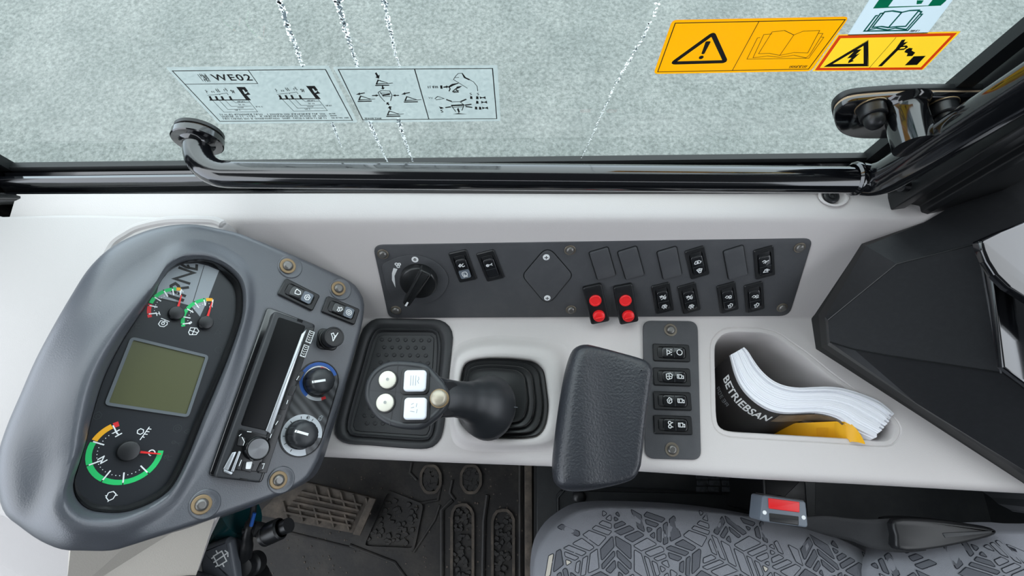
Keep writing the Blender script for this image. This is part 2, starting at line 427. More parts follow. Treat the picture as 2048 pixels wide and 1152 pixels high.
structure(fr_.obj('trim_1', 'gloss_black'), 'glossy black steel sill below the side window')

# corner post at the front edge of the window
pl = MB(); pl.prism(ccw([(-0.60, 0.318), (-0.590, 0.306), (-0.588, 0.288), (-0.60, 0.262), (-0.66, 0.20), (-0.72, 0.20), (-0.72, 0.33)]), -0.1, 1.02, bev=0.004)
structure(pl.obj('trim_2', 'gloss_black'), 'glossy black corner post at the front edge of the side window')
sk = MB(); sk.tube([(-0.70, 0.245, 0.135), (-0.62, 0.262, 0.126), (-0.57, 0.270, 0.113), (-0.52, 0.2745, 0.104)], [0.009, 0.0075, 0.006, 0.003], 12)
structure(sk.obj('trim_4', 'satin_black'), 'black sealing lip curving from the front corner post onto the sill')

# rear window post with stepped edges
zb = 0.11
P = lambda x, y: tuple(W(x, y, zb)[:2])
rp = MB()
sec = [P(1741, 326), P(1748, 352), P(1762, 384), P(1763, 404), P(1770, 428), P(1797, 424), P(1802, 415), P(1826, 420), P(1829, 432), P(1842, 436), (0.52, 0.262), (0.56, 0.30), (0.56, 0.33), (0.415, 0.33)]
rp.prism(rpoly(sec, 0.002, 3), 0.06, 1.02)
structure(rp.obj('trim_3', 'satin_black', smooth=50), 'black stepped post at the rear edge of the side window')

# floor
fl = MB(); fl.box(-0.9, 1.0, -1.1, 0.34, -0.56, -0.50); floor = structure(fl.obj('floor', 'seat_base'), 'cab floor')

# ================================================================== SIDE CONSOLE
def hole_line(pts): return [CON.l(p) for p in pts]
groove_px = [(1419, 698), (1424, 677), (1442, 659), (1466, 653.5), (1500, 653.5), (1526, 655), (1557, 664), (1585, 683), (1614, 703), (1640, 724), (1666, 745), (1713, 779), (1760, 812), (1790, 834), (1804, 857), (1797, 880), (1773, 894), (1700, 890), (1614, 885), (1530, 880), (1458, 875), (1432, 862), (1422, 836), (1420, 765)]
pocket_out = ccw(resample(spline(hole_line(groove_px), 4), 90))
tray_px = [(723, 668), (734, 650.5), (751, 639), (780, 638), (840, 639), (876, 640), (895, 650), (905, 670), (903, 700), (900, 731), (893, 795), (887, 856), (876, 884), (854, 897), (800, 895), (740, 890), (695, 887), (676, 876), (670, 859), (676, 830), (690, 780), (707, 724)]
tray_out = [(x, min(y, 0.1572)) for x, y in ccw(resample(spline(hole_line(tray_px), 4), 72))]
boot_px = [(929, 728), (948, 719), (975, 716), (1001, 716), (1035, 718), (1068, 723), (1087, 739), (1092, 760), (1095.5, 787), (1098, 814), (1093, 850), (1079, 871), (1060, 877), (1040, 878), (1010, 877.5), (987, 875.5), (960, 870), (940, 864), (922, 848), (917, 825), (917, 790), (921, 755)]
boot_in = ccw(resample(spline(CON.L(boot_px, 0.012), 4), 72))
XL, XR = -0.56, 0.64
front_px = [(300, 905), (600, 911.5), (660, 915), (880, 925), (1100, 933), (1300, 944.5), (1500, 958), (1700, 968), (1900, 979), (2040, 987), (2140, 991)]
fe = [CON.l(p, -0.006) for p in front_px]
xs_all = [XL + (XR - XL) * i / 40 for i in range(41)]
def fy(x):
    for i in range(len(fe) - 1):
        if fe[i][0] <= x <= fe[i + 1][0]:
            t = (x - fe[i][0]) / (fe[i + 1][0] - fe[i][0]); return fe[i][1] + t * (fe[i + 1][1] - fe[i][1])
    return fe[0][1] if x < fe[0][0] else fe[-1][1]
FR = 0.013
cb = MB()
frontline = [(x, fy(x) + FR) for x in xs_all]; YB = 0.159
backline = [(x, YB) for x in xs_all]
poly = [Vector((x, y, 0)) for x, y in frontline] + [Vector((x, y, 0)) for x, y in reversed(backline)]
holes = [[Vector((x, y, 0)) for x, y in reversed(tray_out)], [Vector((x, y, 0)) for x, y in reversed(pocket_out)], [Vector((x, y, 0)) for x, y in reversed(inset(boot_in, 0.002))]]
allp = poly + holes[0] + holes[1] + holes[2]
cb.v = [tuple(p) for p in allp]
for t in tessellate_polygon([poly] + holes):
    a, b, c3 = [allp[i] for i in t]
    cb.face(t if (b - a).cross(c3 - a).z > 0 else t[::-1])
n0 = len(frontline); fidx = list(range(n0)); bidx = list(range(2 * n0 - 1, n0 - 1, -1))
prev = fidx
for k in range(1, 8):                                   # rolled front edge
    a = PI / 2 * k / 6 if k <= 6 else PI / 2
    y_, z_ = FR - FR * math.sin(a), -FR + FR * math.cos(a)
    if k == 7: y_, z_ = 0.0, -0.10
    r = cb.ring([(x, fy(x) + y_, z_) for x in xs_all]); cb.bridge(r, prev, False); prev = r
r = cb.ring([(x, fy(x) + 0.02, -0.10) for x in xs_all]); cb.bridge(r, prev, False)
# sloping face, rounded upper edge and ledge
prof = [(0.1607, 0.0012), (0.1625, 0.0042), (0.164, 0.0075)]
topy, topz = 0.242, 0.116
for t in (0.25, 0.5, 0.75, 0.93): prof.append((0.164 + (topy - 0.164) * t, 0.0075 + (topz - 0.0075) * t))
prof += [(0.2395, 0.1140), (0.2425, 0.1168), (0.2465, 0.1182), (0.252, 0.1184), (0.272, 0.1192), (0.2755, 0.1192), (0.2755, 0.06)]
prof[6] = (0.2355, 0.1095)
prev = bidx
for y_, z_ in prof:
    tilt = lambda x: 0.006 * (x + 0.56) / 1.2 - 0.004
    r = cb.ring([(x, y_, z_ + (tilt(x) if z_ > 0.09 else 0)) for x in xs_all]); cb.bridge(prev, r, False); prev = r
# closed left end of the slope and ledge
console = cb.obj('side_console', 'trim_light', smooth=50)
tag(console, 'light grey moulded side console with rolled front edge beneath the side window', 'console')
# storage pocket, tray well
pk = MB()
hole = inset(pocket_out, 0.0075)
r0 = pk.ring2(pocket_out, 0.0); r1 = pk.ring2(inset(pocket_out, 0.0012), -0.0014); r1b = pk.ring2(inset(pocket_out, 0.002), -0.0008); r2 = pk.ring2(inset(pocket_out, 0.0062), -0.0012); r3 = pk.ring2(hole, -0.003)
r4 = pk.ring2(inset(pocket_out, 0.010), -0.06); r5 = pk.ring2(inset(pocket_out, 0.0135), -0.24)
for a, b in ((r0, r1), (r1, r1b), (r1b, r2), (r2, r3), (r3, r4), (r4, r5)): pk.bridge(b, a)
pk.face(r5); pk.open = True
pk.obj('storage_pocket', 'trim_light', console, smooth=40)
tw = MB(); r0 = tw.ring2(tray_out, 0.0); r1 = tw.ring2(inset(tray_out, 0.001), -0.02); tw.bridge(r1, r0); tw.face(r1); tw.open = True
tw.obj('tray_well', 'trim_light', console)
# raised collar around the joystick boot
sur_px = [(902, 712), (915, 690), (940, 678), (970, 673), (1001, 671), (1045, 673), (1084, 677), (1118, 684), (1137, 700), (1145, 740), (1146, 800), (1142, 860), (1128, 893), (1107, 901), (1060, 904), (1000, 904), (950, 903), (925, 898), (908, 886), (900, 860), (898, 810), (898, 750)]
so = ccw(spline(CON.L(sur_px), 4))
def angpts(poly, cx, cy, n):
    P = [Vector((p[0] - cx, p[1] - cy)) for p in poly]; out = []
    for i in range(n):
        a = 2 * PI * i / n; d = Vector((math.cos(a), math.sin(a))); best = 0
        for j in range(len(P)):
            u, v = P[j], P[(j + 1) % len(P)]; e = v - u; den = d.x * e.y - d.y * e.x
            if abs(den) < 1e-12: continue
            t = (u.x * e.y - u.y * e.x) / den; s_ = (u.x * d.y - u.y * d.x) / den
            if t > 0 and -1e-6 <= s_ <= 1 + 1e-6: best = max(best, t)
        out.append((cx + d.x * best, cy + d.y * best))
    return out
bx_, by_ = sum(p[0] for p in boot_in) / 72, sum(p[1] for p in boot_in) / 72
NB = 80
so_a = angpts(so, bx_, by_, NB); bi_a = angpts(boot_in, bx_, by_, NB)
sb = MB(); prev = None
mixp = lambda t: [(o[0] * (1 - t) + i[0] * t, o[1] * (1 - t) + i[1] * t) for o, i in zip(so_a, bi_a)]
for t, z in ((0, 0.0002), (0.12, 0.0012), (0.25, 0.0045), (0.38, 0.0090), (0.5, 0.0125), (0.62, 0.0142), (0.8, 0.0146), (0.93, 0.0142), (0.985, 0.0125), (1.0, 0.009), (1.0, -0.02)):
    r = sb.ring2(mixp(t), z)
    if prev: sb.bridge(r, prev)
    prev = r
sb.open = True
sb.obj('boot_collar', 'trim_light', console, smooth=60)
# plug screw in the ledge
LED = HOR(0.1205)
f = LED.at((1661, 393)); m = MB()
m.lathe([(0.0125, 0), (0.0123, 0.0012), (0.0105, 0.0014), (0.0092, -0.0002), (0.0085, -0.0004)], 28, Matrix.Translation((0.003, 0.0, 0)) @ Matrix.Diagonal((1.35, 1, 1, 1)))
pr = m.obj('screw_seat', 'trim_light', console); pr.matrix_local = f.M
m = MB(); m.lathe([(0.0088, 0), (0.0088, 0.0022), (0.0075, 0.0034), (0.0062, 0.0034), (0.0058, 0.0026), (0.0042, 0.0026), (0.004, 0.0036), (0.0026, 0.0038), (0.0022, 0.0024), (0.0004, 0.0022)], 28)
so_ = m.obj('screw', 'plastic_black', console); so_.matrix_local = f.M

# dash top left of the pod and its lower side
DT = HOR(0.128)
dt = MB()
dp = [(-160, 432), (0, 431), (110, 428), (200, 428), (330, 432), (395, 431), (430, 434), (446, 442), (449, 452), (400, 520), (300, 700), (160, 900), (120, 1020), (60, 1060), (0, 1035), (-160, 940)]
dt.prism(ccw(spline(DT.L(dp), 3)), 0.07, 0.128, bev=0.005)
dash = tag(dt.obj('dash_top', 'dash_light'), 'pale grey dash top panel left of the tilted instrument pod', 'panel')
lp = MB()
cv = spline([DT.l(p) for p in [(205, 520), (224, 487), (250, 468), (280, 453), (336, 441), (392, 440), (430, 442), (447, 450)]], 4, False)
lp.tube([(x, y, 0.127) for x, y in cv], [0.0015] + [0.005] * (len(cv) - 2) + [0.003], 10)
lp.obj('edge_lip', 'dash_light', dash)
# lower dash column below the pod: a bright front face and a beige grained side face
L1 = 0.10; L2 = -0.30
v = [W(-200, 900, 0.16), W(0, 1030, 0.16), W(66, 1082, 0.16), W(141, 1104, 0.15), W(134, 1200, 0.02), W(-200, 1200, 0.02)]
lc = MB(); lc.prism(ccw([(p.x, p.y) for p in v]), -0.45, 0.10, bev=0.01)
colm = thing('dash_column', 'pale grey dash column rising under the lower end of the instrument pod', 'column', Matrix())
lc2 = MB()
a = [W(-420, 900, 0.12), W(150, 1050, 0.12), W(134, 1200, 0.0), W(-420, 1200, 0.0)]
b = [Vector((p.x - 0.2, p.y, p.z - 0.25)) for p in a]
r0 = lc2.ring(a); r1 = lc2.ring(b); lc2.bridge(r1, r0); lc2.face(r0); lc2.obj('front_face', 'dash_light', colm, smooth=0)
lc3 = MB()
a = [W(141, 1098, 0.115), W(300, 1050, 0.115), W(440, 1005, 0.10), W(376, 1200, -0.06), W(130, 1200, -0.03)]
b = [Vector((p.x - 0.22, p.y, p.z - 0.25)) for p in a]
r0 = lc3.ring(a); r1 = lc3.ring(b); lc3.bridge(r1, r0); lc3.face(r0); lc3.obj('side_face', 'trim_beige', colm, smooth=0)
lc4 = MB()
pa = [W(440, 1005, 0.095), W(410, 1070, 0.03), W(384, 1145, -0.03), W(376, 1190, -0.06)]
lc4.tube(pa, 0.006, 10); lc4.obj('edge_strip', 'trim_light', colm)

# ================================================================== REAR COVER (right of the console)
rc = MB()
V = {k: W(*x) for k, x in dict(
    a=(1838, 442, .10), b=(1722, 487, .09), c=(1637, 630, .016), d=(1643, 694, .012), e=(1850, 833, .006), f=(2160, 1040, .0),
    ai=(1846, 446, .118), bi=(1732, 492, .108), ci=(1650, 634, .034), di=(1655, 690, .030), ei=(1856, 824, .024), fi=(2160, 1026, .02),
    g=(1656, 640, .062), h=(1793, 528, .125), i=(1957, 486, .160), j=(2004, 746, .120), k=(1778, 712, .080), l=(1708, 699, .066), m=(1659, 684, .060),
    n=(1832, 806, .040), o=(2160, 1010, .030), p=(2160, 860, .09), q=(2160, 400, .19), r=(2160, 262, .17)).items()}
ids = {k: i for i, k in enumerate(V)}; rc.v = [tuple(x) for x in V.values()]
F_ = lambda s_: rc.face([ids[x] for x in s_.split()])
F_('g m l k j i h')
F_('bi ai h'); F_('ai i h'); F_('ai r q i'); F_('ci bi h g'); F_('ci g m di'); F_('di m l n ei'); F_('l k n'); F_('k j p n'); F_('n p o'); F_('ei n o fi')
F_('i q p j')
cover = thing('rear_cover', 'black faceted plastic cover right of the console, dusty on its main face', 'cover', Matrix())
rc.obj('shell', 'cover_black', cover, smooth=20)
rb2 = MB(); rb2.v = list(rc.v)
for s_ in ('b a ai bi', 'c b bi ci', 'd c ci di', 'e d di ei', 'f e ei fi'): rb2.face([ids[x] for x in s_.split()])
rb2.obj('shaded_border', 'seal_rubber', cover, smooth=20)  # border strips in near-black: their lack of light put into the colour
edge = MB()
edge.tube([V['g'], V['h'], V['i']], 0.0009, 8); edge.tube([V['m'], V['l'], V['k'], V['j']], 0.0009, 8); edge.tube([V['i'], V['j']], 0.002, 8)
edge.obj('edge_ridge', 'satin_black', cover)
fill = MB()                                               # body under the shell so that no gap shows
base = [V[x].copy() for x in ('a', 'b', 'c', 'd', 'e', 'f')] + [V['r'].copy()]
r0 = fill.ring(base); r1 = fill.ring([(p.x, p.y, -0.08) for p in base]); fill.bridge(r1, r0); fill.open = True
fill.obj('skirt', 'seal_rubber', cover, smooth=0)
# glossy lid and glossy side panel
gz = mk(W(1990, 520, .185), (1, 0.05, -0.10), (0.0, 1, 0.10))
back = MB(); ed = [V[x] for x in ('r', 'q', 'p', 'o', 'fi', 'f')]; r0 = back.ring(ed); r1 = back.ring([(p.x + .002, p.y, -.08) for p in ed]); back.bridge(r1, r0, False); back.open = True; back.obj('end_wall', 'seal_rubber', cover, smooth=0)
lid = MB(); lp_ = [(1961, 480), (2000, 462), (2048, 444), (2130, 425), (2200, 520), (2200, 680), (2120, 640), (2050, 594), (2020, 576), (1993, 550), (1975, 522), (1966, 500)]
lid.prism(rpoly(gz.L(lp_), 0.004, 3), -0.008, 0.0, bev=0.003)
lo = lid.obj('service_hatch', 'gloss_black', smooth=40); lo.matrix_world = gz.M
tag(lo, 'mirror-glossy black rounded hatch at the right edge above the faceted cover', 'hatch')
gs = mk(W(2010, 650, .150), (1, 0.1, -0.25), (0.1, 1, 0.12))
sd = MB(); sd.prism(ccw(gs.L([(1985, 540), (2040, 578), (2160, 640), (2160, 850), (2048, 764), (2009, 735)])), -0.006, 0.0, bev=0.002)
sd_o = sd.obj('glossy_side_panel', 'gloss_black', smooth=40); sd_o.matrix_world = gs.M
tag(sd_o, 'glossy black side panel just below the rounded hatch at the right edge', 'panel')

# ================================================================== HANDRAIL
hr = thing('handrail', 'glossy black tubular handrail with round flange crossing below the window', 'handrail', Matrix())
fl_c = WIN.w((400, 262)); zt = 0.1765; yt = 0.262; xr = 0.362
cx0 = fl_c.x; R0 = 0.034
path = [(cx0, 0.300, fl_c.z), (cx0, yt + R0, fl_c.z - 0.0005)]
for i in range(1, 11):
    a = PI / 2 * i / 10; path.append((cx0 + R0 - R0 * math.cos(a), yt + R0 - R0 * math.sin(a), fl_c.z - 0.001 - 0.003 * i / 10))
for i in range(1, 9):
    t = i / 8; path.append((cx0 + R0 + (xr - cx0 - R0) * t, yt - 0.002 * t, path[11][2] + (0.1725 - path[11][2]) * t))
m = MB(); m.tube(path, 0.0135, 20); m.obj('rail_tube', 'gloss_black', hr, smooth=60)
vt = [(0.352, 0.262, 0.1715), (0.362, 0.259, 0.1745), (0.3675, 0.257, 0.184), (0.3695, 0.256, 0.20), (0.372, 0.255, 0.24), (0.386, 0.254, 0.40), (0.44, 0.25, 1.01)]
m = MB(); m.tube(spline(vt, 5, False), 0.0165, 20); m.obj('upright_tube', 'gloss_black', hr, smooth=60)
m = MB()
m.lathe([(0.0148, -0.004), (0.0170, -0.002), (0.0174, 0.0), (0.0165, 0.0025), (0.0140, 0.0035)], 18, Matrix.Translation((0.3475, 0.2615, 0.1725)) @ Matrix.Rotation(PI / 2, 4, 'Y')); m.obj('weld_bead', 'gloss_black', hr)
m = MB(); m.tube([W(1800, 372, 0.150), W(1828, 372, 0.145), W(1845, 362, 0.150)], [0.006, 0.008, 0.005], 12); m.obj('weld_lug', 'gloss_black', hr)
FM = Matrix.Translation((cx0, 0.3105, fl_c.z)) @ Matrix.Rotation(PI / 2, 4, 'X')
m = MB(); m.lathe([(0.0205, 0.0), (0.0225, 0.001), (0.0225, 0.0045), (0.021, 0.0055), (0.010, 0.0055)], 32, FM); m.obj('rubber_disc', 'seal_rubber', hr)
m = MB(); m.lathe([(0.0212, 0.0055), (0.0212, 0.0068), (0.012, 0.0068)], 32, FM); m.obj('felt_washer', 'felt', hr)
m = MB(); m.lathe([(0.0232, 0.0068), (0.0238, 0.0076), (0.0238, 0.0135), (0.0228, 0.0145), (0.0165, 0.0148), (0.0145, 0.0165), (0.0136, 0.018)], 32, FM); m.obj('flange', 'gloss_black', hr)
# bracket on the glass at the right end
bk = mk((0, 0.3105, 0), (1, 0, 0), (0, 0, 1))
BP = [(1662, 205), (1668, 188), (1692, 172), (1740, 165), (1830, 160), (1930, 160), (1990, 162), (2020, 190), (1990, 235), (1900, 242), (1800, 246), (1720, 247), (1685, 240), (1668, 226)]
bo = ccw(spline(bk.L([(p[0], p[1] + 8) for p in BP]), 4))
toM = lambda d0: Matrix(((1, 0, 0, 0), (0, 0, -1, 0.3105), (0, 1, 0, 0), (0, 0, 0, 1)))
m = MB(); m.prism(bo, 0.0, 0.006, bev=0.0015); m.obj('rubber_pad', 'seal_rubber', hr, M=toM(0))
m = MB(); m.prism(inset(bo, 0.0012), 0.006, 0.0085); m.obj('felt_pad', 'felt', hr, M=toM(0))
m = MB(); m.prism(inset(bo, 0.0004), 0.0085, 0.0135, bev=0.001); m.obj('mounting_plate', 'gloss_black', hr, M=toM(0))
for px in ((1742, 214), (1884, 212)):
    c = WIN.l(px, 0.0135)
    T = toM(0) @ Matrix.Translation((c[0], c[1], 0.0135))
    m = MB(); m.lathe([(0.0125, 0), (0.0125, 0.0012), (0.0118, 0.0016), (0.0112, 0.0016), (0.0112, 0.0105), (0.0104, 0.0115), (0.0085, 0.0118), (0.0085, 0.0150), (0.0078, 0.0185), (0.0055, 0.0215), (0.0025, 0.0228), (0.0004, 0.023)], 24, T)
    nb = m.obj('cap_nut', 'plastic_black', hr)
    m = MB(); m.lathe([(0.0128, 0.0), (0.0128, 0.001), (0.0112, 0.0011)], 24, T); m.obj('nut_washer', 'washer', nb)
sc_ = WIN.l((1806, 210), 0.0135)
T = toM(0) @ Matrix.Translation((sc_[0], sc_[1], 0.0135))
m = MB(); m.lathe([(0.0215, 0.0), (0.0200, 0.0025), (0.0178, 0.004), (0.0168, 0.007), (0.0165, 0.012), (0.0165, 0.044)], 28, T @ Matrix.Shear('XY', 4, (0, 0)) ); m.obj('stub_tube', 'gloss_black', hr, smooth=60)

# ================================================================== STICKERS ON THE GLASS
WF = mk((0, 0.3104, 0), (1, 0, 0), (0, 0, 1))
def sticker(name, label, quad, m, r=0.002, grow=0.0, grp=None):
    cx = sum(p[0] for p in quad) / 4; cy = sum(p[1] for p in quad) / 4
    f = WF.at((cx, cy)); t = thing(name, label, 'sticker', f)
    mb = MB(); o = ccw(f.L(quad)); o = inset(o, -grow) if grow else o
    mb.prism(rpoly(o, r, 4), 0, 0.0003); mb.obj('backing', m, t, smooth=0)
    return f, t
ZS = 0.0003
def lines(f, mb, pls, wd, closed=False, z=ZS):
    for pl in pls: mb.stroke(f.L(pl), wd, z, closed=closed)
def fills(f, mb, polys, z=ZS):
    for pl in polys: mb.flat(ccw(f.L(pl)), z)
def glyphs(mb, f, p0, p1, n, h, seed, z=ZS):
    """rows of tiny illegible lettering from p0 to p1 (pixels), as short strokes"""
    rd = random.Random(seed); a = Vector(f.l(p0)); b = Vector(f.l(p1)); d = (b - a)
    for i in range(n):
        if rd.random() < 0.16: continue
        q = a + d * (i + .5) / n; s = d.length / n
        k = rd.choice((0, 1, 2, 3))
        u = lambda x, y: (q.x + x * s * .38, q.y + y * h * .5)
        if k == 0: mb.stroke([u(-1, -1), u(-1, 1), u(1, 1)], h * .2, z)
        elif k == 1: mb.stroke([u(-1, 1), u(0, -1), u(1, 1)], h * .2, z)
        elif k == 2: mb.stroke([u(1, 1), u(-1, .6), u(1, -.4), u(-1, -1)], h * .2, z)
        else: mb.stroke([u(0, -1), u(0, 1)], h * .22, z); mb.stroke([u(-.8, 0), u(.8, 0)], h * .18, z)
# load chart
f, t = sticker('load_chart_sticker', 'clear sticker marked WE02 with two lifting fork load charts', [(345, 140), (652, 137), (706, 240), (440, 243)], 'sticker_clear', grow=0.0035)
m = MB(); lines(f, m, [[(345, 141), (651, 138), (705, 240), (440, 242)]], 0.0009, True)
c5 = lambda x, y: (340 + x * .18066, 130 + y * .18072)
lines(f, m, [[c5(868, 55), c5(972, 200), c5(172, 208)]], 0.0007)
m.obj('frame_lines', 'print_black', t, smooth=0)
m = MB()
for ox, oy in ((0, 0), (772, -12)):
    d = lambda x, y: c5(x + ox, y + oy)
    fills(f, m, [[d(735, 240), d(830, 240), d(866, 288), d(838, 296), d(815, 268), d(800, 270), d(830, 318), d(850, 312), d(858, 292), d(892, 322), d(848, 330), d(898, 386), d(848, 386)]])
    fills(f, m, [[d(438, 380), d(850, 378), d(852, 386), d(440, 390)]])
    for x in (428, 496, 560, 650): fills(f, m, [[d(x, 342), d(x + 22, 342), d(x + 46, 384), d(x + 20, 384)]])
    lines(f, m, [[d(415, 332), d(550, 318), d(556, 330)], [d(550, 318), d(630, 306), d(648, 330)], [d(470, 385), d(598, 518), d(970, 514)], [d(545, 385), d(640, 486), d(930, 484)], [d(612, 385), d(680, 454), d(905, 450)], [d(690, 385), d(725, 412), d(880, 408)], [d(868, 386), d(972, 514)]], 0.0005)
    for yy, xa, xb in ((503, 720, 810), (474, 715, 825), (440, 730, 830), (408, 745, 830)): glyphs(m, f, d(xa, yy - 6), d(xb, yy - 6), 7, 0.0018, yy)
    for k, x in enumerate((372, 440, 500, 585)):
        glyphs(m, f, d(x, 284 - k * 8), d(x + 40, 282 - k * 8), 2, 0.0024, x); glyphs(m, f, d(x + 14, 302 - k * 8), d(x + 54, 300 - k * 8), 2, 0.0024, x + 1)
    glyphs(m, f, d(950, 458), d(1024, 458), 6, 0.0018, 5 + ox); glyphs(m, f, d(676, 288), d(716, 292), 2, 0.004, 9)
for k, (y0, xa, xb, n) in enumerate(((546, 555, 1720, 74), (568, 570, 1735, 74), (592, 590, 1750, 76))):
    glyphs(m, f, c5(xa, y0), c5(xb, y0 - 8), n, 0.0023, 40 + k); glyphs(m, f, c5(xb + 40, y0 - 10), c5(xb + (110 if k < 2 else 230), y0 - 12), 8 if k < 2 else 22, 0.0018, 50 + k)
lines(f, m, [[c5(306, 98), c5(370, 176)]], 0.0006)
for k in range(5): glyphs(m, f, c5(330 + k * 14, 106 + k * 16), c5(400 + k * 12, 104 + k * 16), 4, 0.0026, 70 + k)
m.obj('chart_print', 'print_black', t, smooth=0)
m = MB(); cx_, cy_ = f.l(c5(688, 137)); text(m, 'WE02', 0.0108, cx_, cy_, ZS + .0002, 0.0, 1.12, 1.0, bold=0.0002, space=1.18); m.obj('lettering', 'print_black', t, smooth=0)
# control diagram
f, t = sticker('control_diagram_sticker', 'clear sticker with control diagrams of a cab among arrows and buckets', [(677, 139), (987, 136), (994, 237), (735, 240)], 'sticker_clear', grow=0.0035)
c6 = lambda x, y: (670 + x * .16113, 130 + y * .16106)
m = MB(); lines(f, m, [[c6(42, 50), c6(1955, 38), c6(2008, 662), c6(345, 676)]], 0.0009, True); lines(f, m, [[c6(988, 45), c6(1165, 668)]], 0.0009); m.obj('frame_lines', 'print_black', t, smooth=0)
m = MB()
def bucket(x, y, s=1, w=0.0012): lines(f, m, [[c6(x, y + 55), c6(x + 24, y), c6(x + 150, y + 40), c6(x + 8, y + 48)]], w); fills(f, m, [[c6(x - 14, y + 62), c6(x + 160, y + 58), c6(x + 162, y + 70), c6(x - 12, y + 74)]]); lines(f, m, [[c6(x + 150, y + 42), c6(x + 205, y + 36)]], 0.0007)
def arrow(x0, y0, x1, y1, w=22):
    d = Vector((x1 - x0, y1 - y0)); L = d.length; d /= L; n = Vector((-d.y, d.x)); P0 = Vector((x0, y0))
    p = lambda a, b: c6(*(P0 + d * a + n * b))
    fills(f, m, [[p(0, -w * .35), p(L * .55, -w * .4), p(L * .55, -w), p(L, 0), p(L * .55, w), p(L * .55, w * .4), p(0, w * .35)]])
bucket(512, 182); bucket(296, 380); bucket(868, 388); bucket(650, 566)
arrow(505, 92, 548, 166, 30); arrow(590, 256, 598, 300, 26); arrow(460, 376, 545, 374, 14); arrow(795, 374, 715, 374, 14); arrow(672, 490, 640, 462, 24); arrow(690, 552, 676, 505, 30); arrow(930, 336, 825, 360, 15); arrow(370, 342, 262, 362, 15)
lines(f, m, [[c6(535, 335), c6(575, 312), c6(680, 318), c6(708, 372), c6(690, 440)], [c6(535, 335), c6(560, 385), c6(620, 452)], [c6(560, 345), c6(690, 345)], [c6(560, 330), c6(600, 385), c6(690, 385)]], 0.0007)
fills(f, m, [[c6(590, 362), c6(680, 350), c6(684, 368), c6(594, 380)]])
glyphs(m, f, c6(370, 660), c6(580, 660), 20, 0.0022, 3)
# right half: machine outline, loader arm, lever functions
lines(f, m, [[c6(1645, 284), c6(1470, 175), c6(1500, 130), c6(1530, 100), c6(1580, 96), c6(1620, 150), c6(1720, 205), c6(1765, 260), c6(1772, 320)], [c6(1490, 152), c6(1540, 148)]], 0.0006)
fills(f, m, [[c6(1572, 98), c6(1600, 120), c6(1610, 145), c6(1675, 172), c6(1662, 184), c6(1600, 155)], [c6(1408, 262), c6(1450, 232), c6(1540, 216), c6(1530, 226), c6(1470, 250), c6(1420, 275)], [c6(1500, 296), c6(1510, 266), c6(1580, 254), c6(1545, 280)], [c6(1305, 250), c6(1332, 250), c6(1336, 290), c6(1310, 290)]])
arrow(1345, 272, 1410, 264, 18); lines(f, m, [[c6(1410, 265), c6(1430, 290), c6(1415, 322)], [c6(1455, 330), c6(1540, 312)], [c6(1460, 322), c6(1500, 290), c6(1530, 332), c6(1470, 336)]], 0.001)
glyphs(m, f, c6(1150, 270), c6(1295, 270), 10, 0.0028, 8)
lines(f, m, [[c6(1445, 455), c6(1550, 450), c6(1600, 490), c6(1445, 500)], [c6(1445, 500), c6(1500, 575)], [c6(1600, 500), c6(1575, 560)], [c6(1240, 415), c6(1275, 385), c6(1355, 412), c6(1250, 428)], [c6(1460, 520), c6(1590, 514)]], 0.0008)
fills(f, m, [[c6(1440, 492), c6(1600, 484), c6(1602, 500), c6(1444, 508)], [c6(1515, 545), c6(1530, 525), c6(1550, 575), c6(1535, 595)], [c6(1465, 606), c6(1530, 594), c6(1632, 606)], [c6(1290, 512), c6(1330, 520), c6(1350, 532), c6(1310, 542)]])
for a, b in (((1380, 424), (1450, 448)), ((1370, 524), (1440, 514)), ((1560, 450), (1630, 420)), ((1610, 495), (1695, 482)), ((1620, 510), (1705, 522))): lines(f, m, [[c6(*a), c6(*b)]], 0.0016)
for (x, y) in ((1690, 400), (1765, 402), (1765, 458), (1750, 530), (1800, 532)): fills(f, m, [[c6(x - 12, y - 18), c6(x + 14, y - 14), c6(x + 18, y + 18), c6(x - 14, y + 16)]])
for (x, y) in ((1830, 402), (1848, 458), (1860, 530)): fills(f, m, [[c6(x - 34, y - 16), c6(x - 8, y - 4), c6(x + 10, y - 4), c6(x + 36, y - 18), c6(x + 42, y + 16), c6(x + 12, y + 4), c6(x - 8, y + 4), c6(x - 30, y + 16)]])
glyphs(m, f, c6(1670, 356), c6(1790, 356), 4, 0.003, 12); glyphs(m, f, c6(1160, 400), c6(1215, 405), 2, 0.002, 13); glyphs(m, f, c6(1290, 485), c6(1330, 485), 1, 0.004, 14); glyphs(m, f, c6(1310, 570), c6(1345, 570), 1, 0.004, 17)
m.obj('diagram_print', 'print_black', t, smooth=0)
# big yellow warning sticker
c2 = lambda x, y: (1280 + x * .375, y * .37515)
f, t = sticker('warning_sticker', 'large yellow sticker with warning triangle and open book outline', [c2(172, 106), c2(1116, 88), c2(912, 378), c2(72, 393)], 'sticker_yellow', r=0.004)
m = MB(); lines(f, m, [[c2(188, 121), c2(1094, 102), c2(898, 366), c2(94, 381)]], 0.0008, True); lines(f, m, [[c2(634, 112), c2(493, 372)]], 0.0006)
m.obj('frame_lines', 'print_black', t, smooth=0)
m = MB(); m.stroke(rpoly(f.L([c2(388, 178), c2(456, 326), c2(172, 334)]), .0015, 4), 0.0036, ZS, closed=True); m.obj('warning_triangle', 'print_black', t, smooth=0)
m = MB(); m.flat(rpoly(ccw(f.L([c2(350, 217), c2(378, 216), c2(342, 284), c2(326, 284)])), 0.001, 3), ZS + .0004); m.flat(circ(0.0019, 16, *f.l(c2(326, 302))), ZS + .0004); m.obj('exclamation_mark', 'print_black', t, smooth=0)
m = MB()
bk_ = lambda *p: [c2(*q) for q in p]
